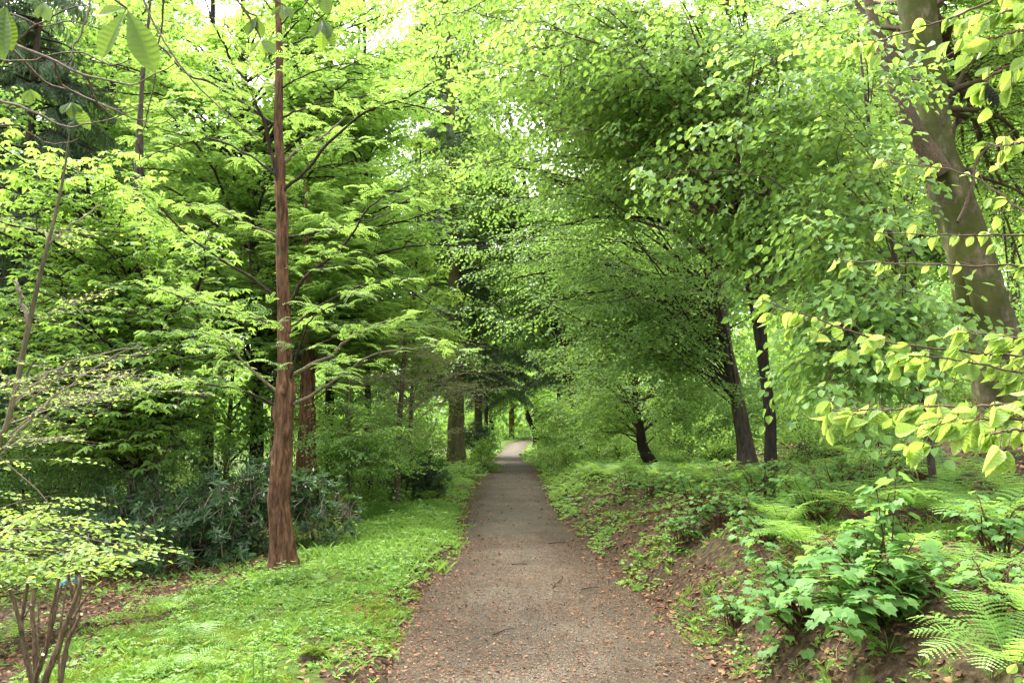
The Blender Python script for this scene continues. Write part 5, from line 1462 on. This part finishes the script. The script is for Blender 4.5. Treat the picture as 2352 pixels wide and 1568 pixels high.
def beech_near():
    base = np.array([3.1, 1.9, gz(3.1, 1.9)])
    t = thing('overhanging_beech', base, 'young beech outside the right edge whose sprays of translucent new leaves reach in', 'tree')
    tr = np.array([[3.1, 1.9, base[2] - .1, .06], [3.05, 1.9, 1.5, .05], [3.1, 1.95, 2.6, .035], [3.0, 2.0, 4.2, .015]])
    b = Buf(); C = spline(tr, 20); tube(b, C[:, :3], C[:, 3], 12, rough=.1); b.build('trunk', M['greybark'], t, smooth=True)
    wb, lb = Buf(), Buf(); rs = np.random.default_rng(12)
    tw = [([(1750, 690), (1874, 731), (2000, 778), (2165, 804), (2346, 819), (2420, 830)], 2.1, 34, 1), ([(2040, 812), (2190, 826), (2352, 856), (2420, 870)], 2.0, 26, 1), ([(1905, 945), (2000, 942), (2115, 937), (2266, 932), (2352, 925), (2430, 915)], 1.85, 32, 1.15),
          ([(1912, 595), (2010, 604), (2180, 608), (2352, 612), (2430, 615)], 2.3, 13, .8), ([(2006, 534), (2180, 540), (2349, 539), (2430, 540)], 2.3, 11, .8), ([(2030, 372), (2110, 380), (2218, 398), (2293, 443), (2352, 484), (2430, 530)], 2.4, 11, .8),
          ([(1965, 110), (2066, 80), (2192, 40), (2300, -10), (2420, -60)], 2.0, 14, 1), ([(2200, 110), (2290, 85), (2380, 60)], 1.9, 10, 1), ([(2250, 200), (2300, 160), (2400, 120)], 1.9, 12, 1), ([(2120, 985), (2230, 965), (2352, 960), (2430, 950)], 1.75, 22, 1.2),
          ([(2200, 760), (2290, 770), (2352, 775), (2430, 780)], 2.0, 12, 1), ([(2260, 1000), (2310, 990), (2400, 985)], 1.7, 8, 1.3), ([(2280, 340), (2330, 330), (2420, 320)], 2.0, 7, .9), ([(2230, 60), (2300, 30), (2400, 10)], 1.9, 9, 1), ([(2320, 1555), (2380, 1548), (2440, 1540)], 2.1, 5, 1)]
    for i, (pts, dd, nl, sc) in enumerate(tw):
        nl = int(nl * 1.3); m = len(pts); A = [W(x, y, dd + (.1 * (m - 1 - q)) * .5) for q, (x, y) in enumerate(pts)]
        C = spline(A, 40, .003, i); tube(wb, C, np.linspace(.0016, .0045, 40), 5)
        if i != 14: J = np.array([3.08, 1.93, min(max(1.0, C[-1][2] - .2), 4)])
        else: J = np.array([3.08, 1.93, C[-1][2]])
        tube(wb, spline([C[-1], (C[-1] + J) / 2 + [0, 0, -.02], J], 8), np.linspace(.0045, .009, 8), 5)
        for j in range(nl):
            q = (j + rs.uniform(0, .7)) / nl * .97; k = min(38, int(q * 39)); p = C[k] + (C[k + 1] - C[k]) * (q * 39 - k)
            dr = unit(C[k] - C[k + 1]); sg = 1 if j % 2 else -1
            off = rs.random() < .55
            if off:
                e = p + unit(dr * .6 + np.array([0, sg * .3, sg * .5 - .1]) + rs.normal(0, .15, 3)) * rs.uniform(.02, .07); tube(wb, [p, e], [.0012, .001], 4); p = e
            for h in range(3 if rs.random() < .25 else 2 if rs.random() < .4 else 1):
                L = .047 * sc * rs.uniform(.5, 1.25)
                X = unit(dr * rs.uniform(.2, .9) + np.array([0, rs.uniform(-.3, .3), -rs.uniform(.2, 1.2)]) + rs.normal(0, .22, 3))
                v, f = leaf_pleated(L, L * rs.uniform(.42, .72), 14, rs.uniform(.012, .026), rs.uniform(-.05, .6), rs.uniform(.1, 1.1), widest=rs.uniform(.42, .55))
                v[:, 1] += rs.uniform(-.25, .25) * v[:, 0] ** 2 / L
                N = np.array([rs.uniform(-.9, .9), -1.0, rs.uniform(-.3, 1.8)])
                lb.add(p + v @ basis(X, N).T, f, rs.uniform(0, 1))
            if rs.random() < .7:   # bud scale
                v, f = leaf_hex(.012, .004, .3, .1); lb.add(p + v @ basis(-X + np.array([0, 0, .3]), np.array([0, -1., .3])).T, f, 0, 1)
    wb.build('branches', M['twig'], t, smooth=True)
    lb.build('crown', [M['beech_near'], plain_mat('bud_scale', (.16, .06, .02), (.25, .10, .04))], t)
    b = Buf()
    for k in range(4):
        p = W(2268 + 5 * k, 190 + 6 * k, 1.95); v, f = leaf_pleated(.05, .014, 12, .04, .1, .6)
        b.add(p + v @ basis(np.array([.1 * (k - 1.5), 0, -1.]), np.array([0, -1., 0])).T, f)
    tube(b, [W(2272, 150, 1.95), W(2270, 192, 1.95)], [.001, .001], 4)
    b.build('withered_leaves', plain_mat('withered_leaf', (.02, .03, .015), (.04, .05, .03)), t)
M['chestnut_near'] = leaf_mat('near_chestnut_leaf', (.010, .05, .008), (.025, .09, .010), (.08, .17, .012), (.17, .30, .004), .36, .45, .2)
M['beech_near'] = leaf_mat('near_beech_leaf', (.09, .22, .02), (.16, .31, .035), (.27, .39, .07), (.40, .64, .04), .5, .4)
chestnut_overhead()
beech_near()

# more undergrowth on the right bank
for k, (vx, vy, tall, sp, n, lab) in enumerate([(1655, 1215, .3, .25, 9, 'leafy clump on the bank lip between the fern with brown stalks and the pale fern'), (1745, 1165, .45, .35, 12, 'larger leafy clump left of the thin dark trunk'), (1880, 1200, .4, .35, 12, 'leafy clump under the tall fern with dark stalks'),
                                  (2000, 1130, .5, .4, 12, 'tall leafy clump up the slope behind the tall ferns'), (1440, 1130, .3, .25, 8, 'leafy clump at the start of the steep part of the bank'), (1690, 1440, .16, .12, 7, 'low lobed plant at the foot of the bank beside the path'), (2300, 1400, .22, .2, 7, 'lobed leaves between the corner ferns and the broad-leaved bush'),
                                  (1760, 1250, .25, .2, 8, 'leafy clump above the smaller broad-leaved bush'), (2120, 1100, .4, .4, 10, 'leafy clump on the litter slope under the stout beech')]):
    bb = hit(vx, vy, 2); rs = np.random.default_rng(150 + k)
    leafy_canes('leafy_plant', lab, bb, [bb + np.array([rs.uniform(-sp, sp), rs.uniform(-sp, sp), tall * rs.uniform(.4, 1.1)]) for _ in range(n)], 160 + k, L=.085, cat='plant', bare=.15)
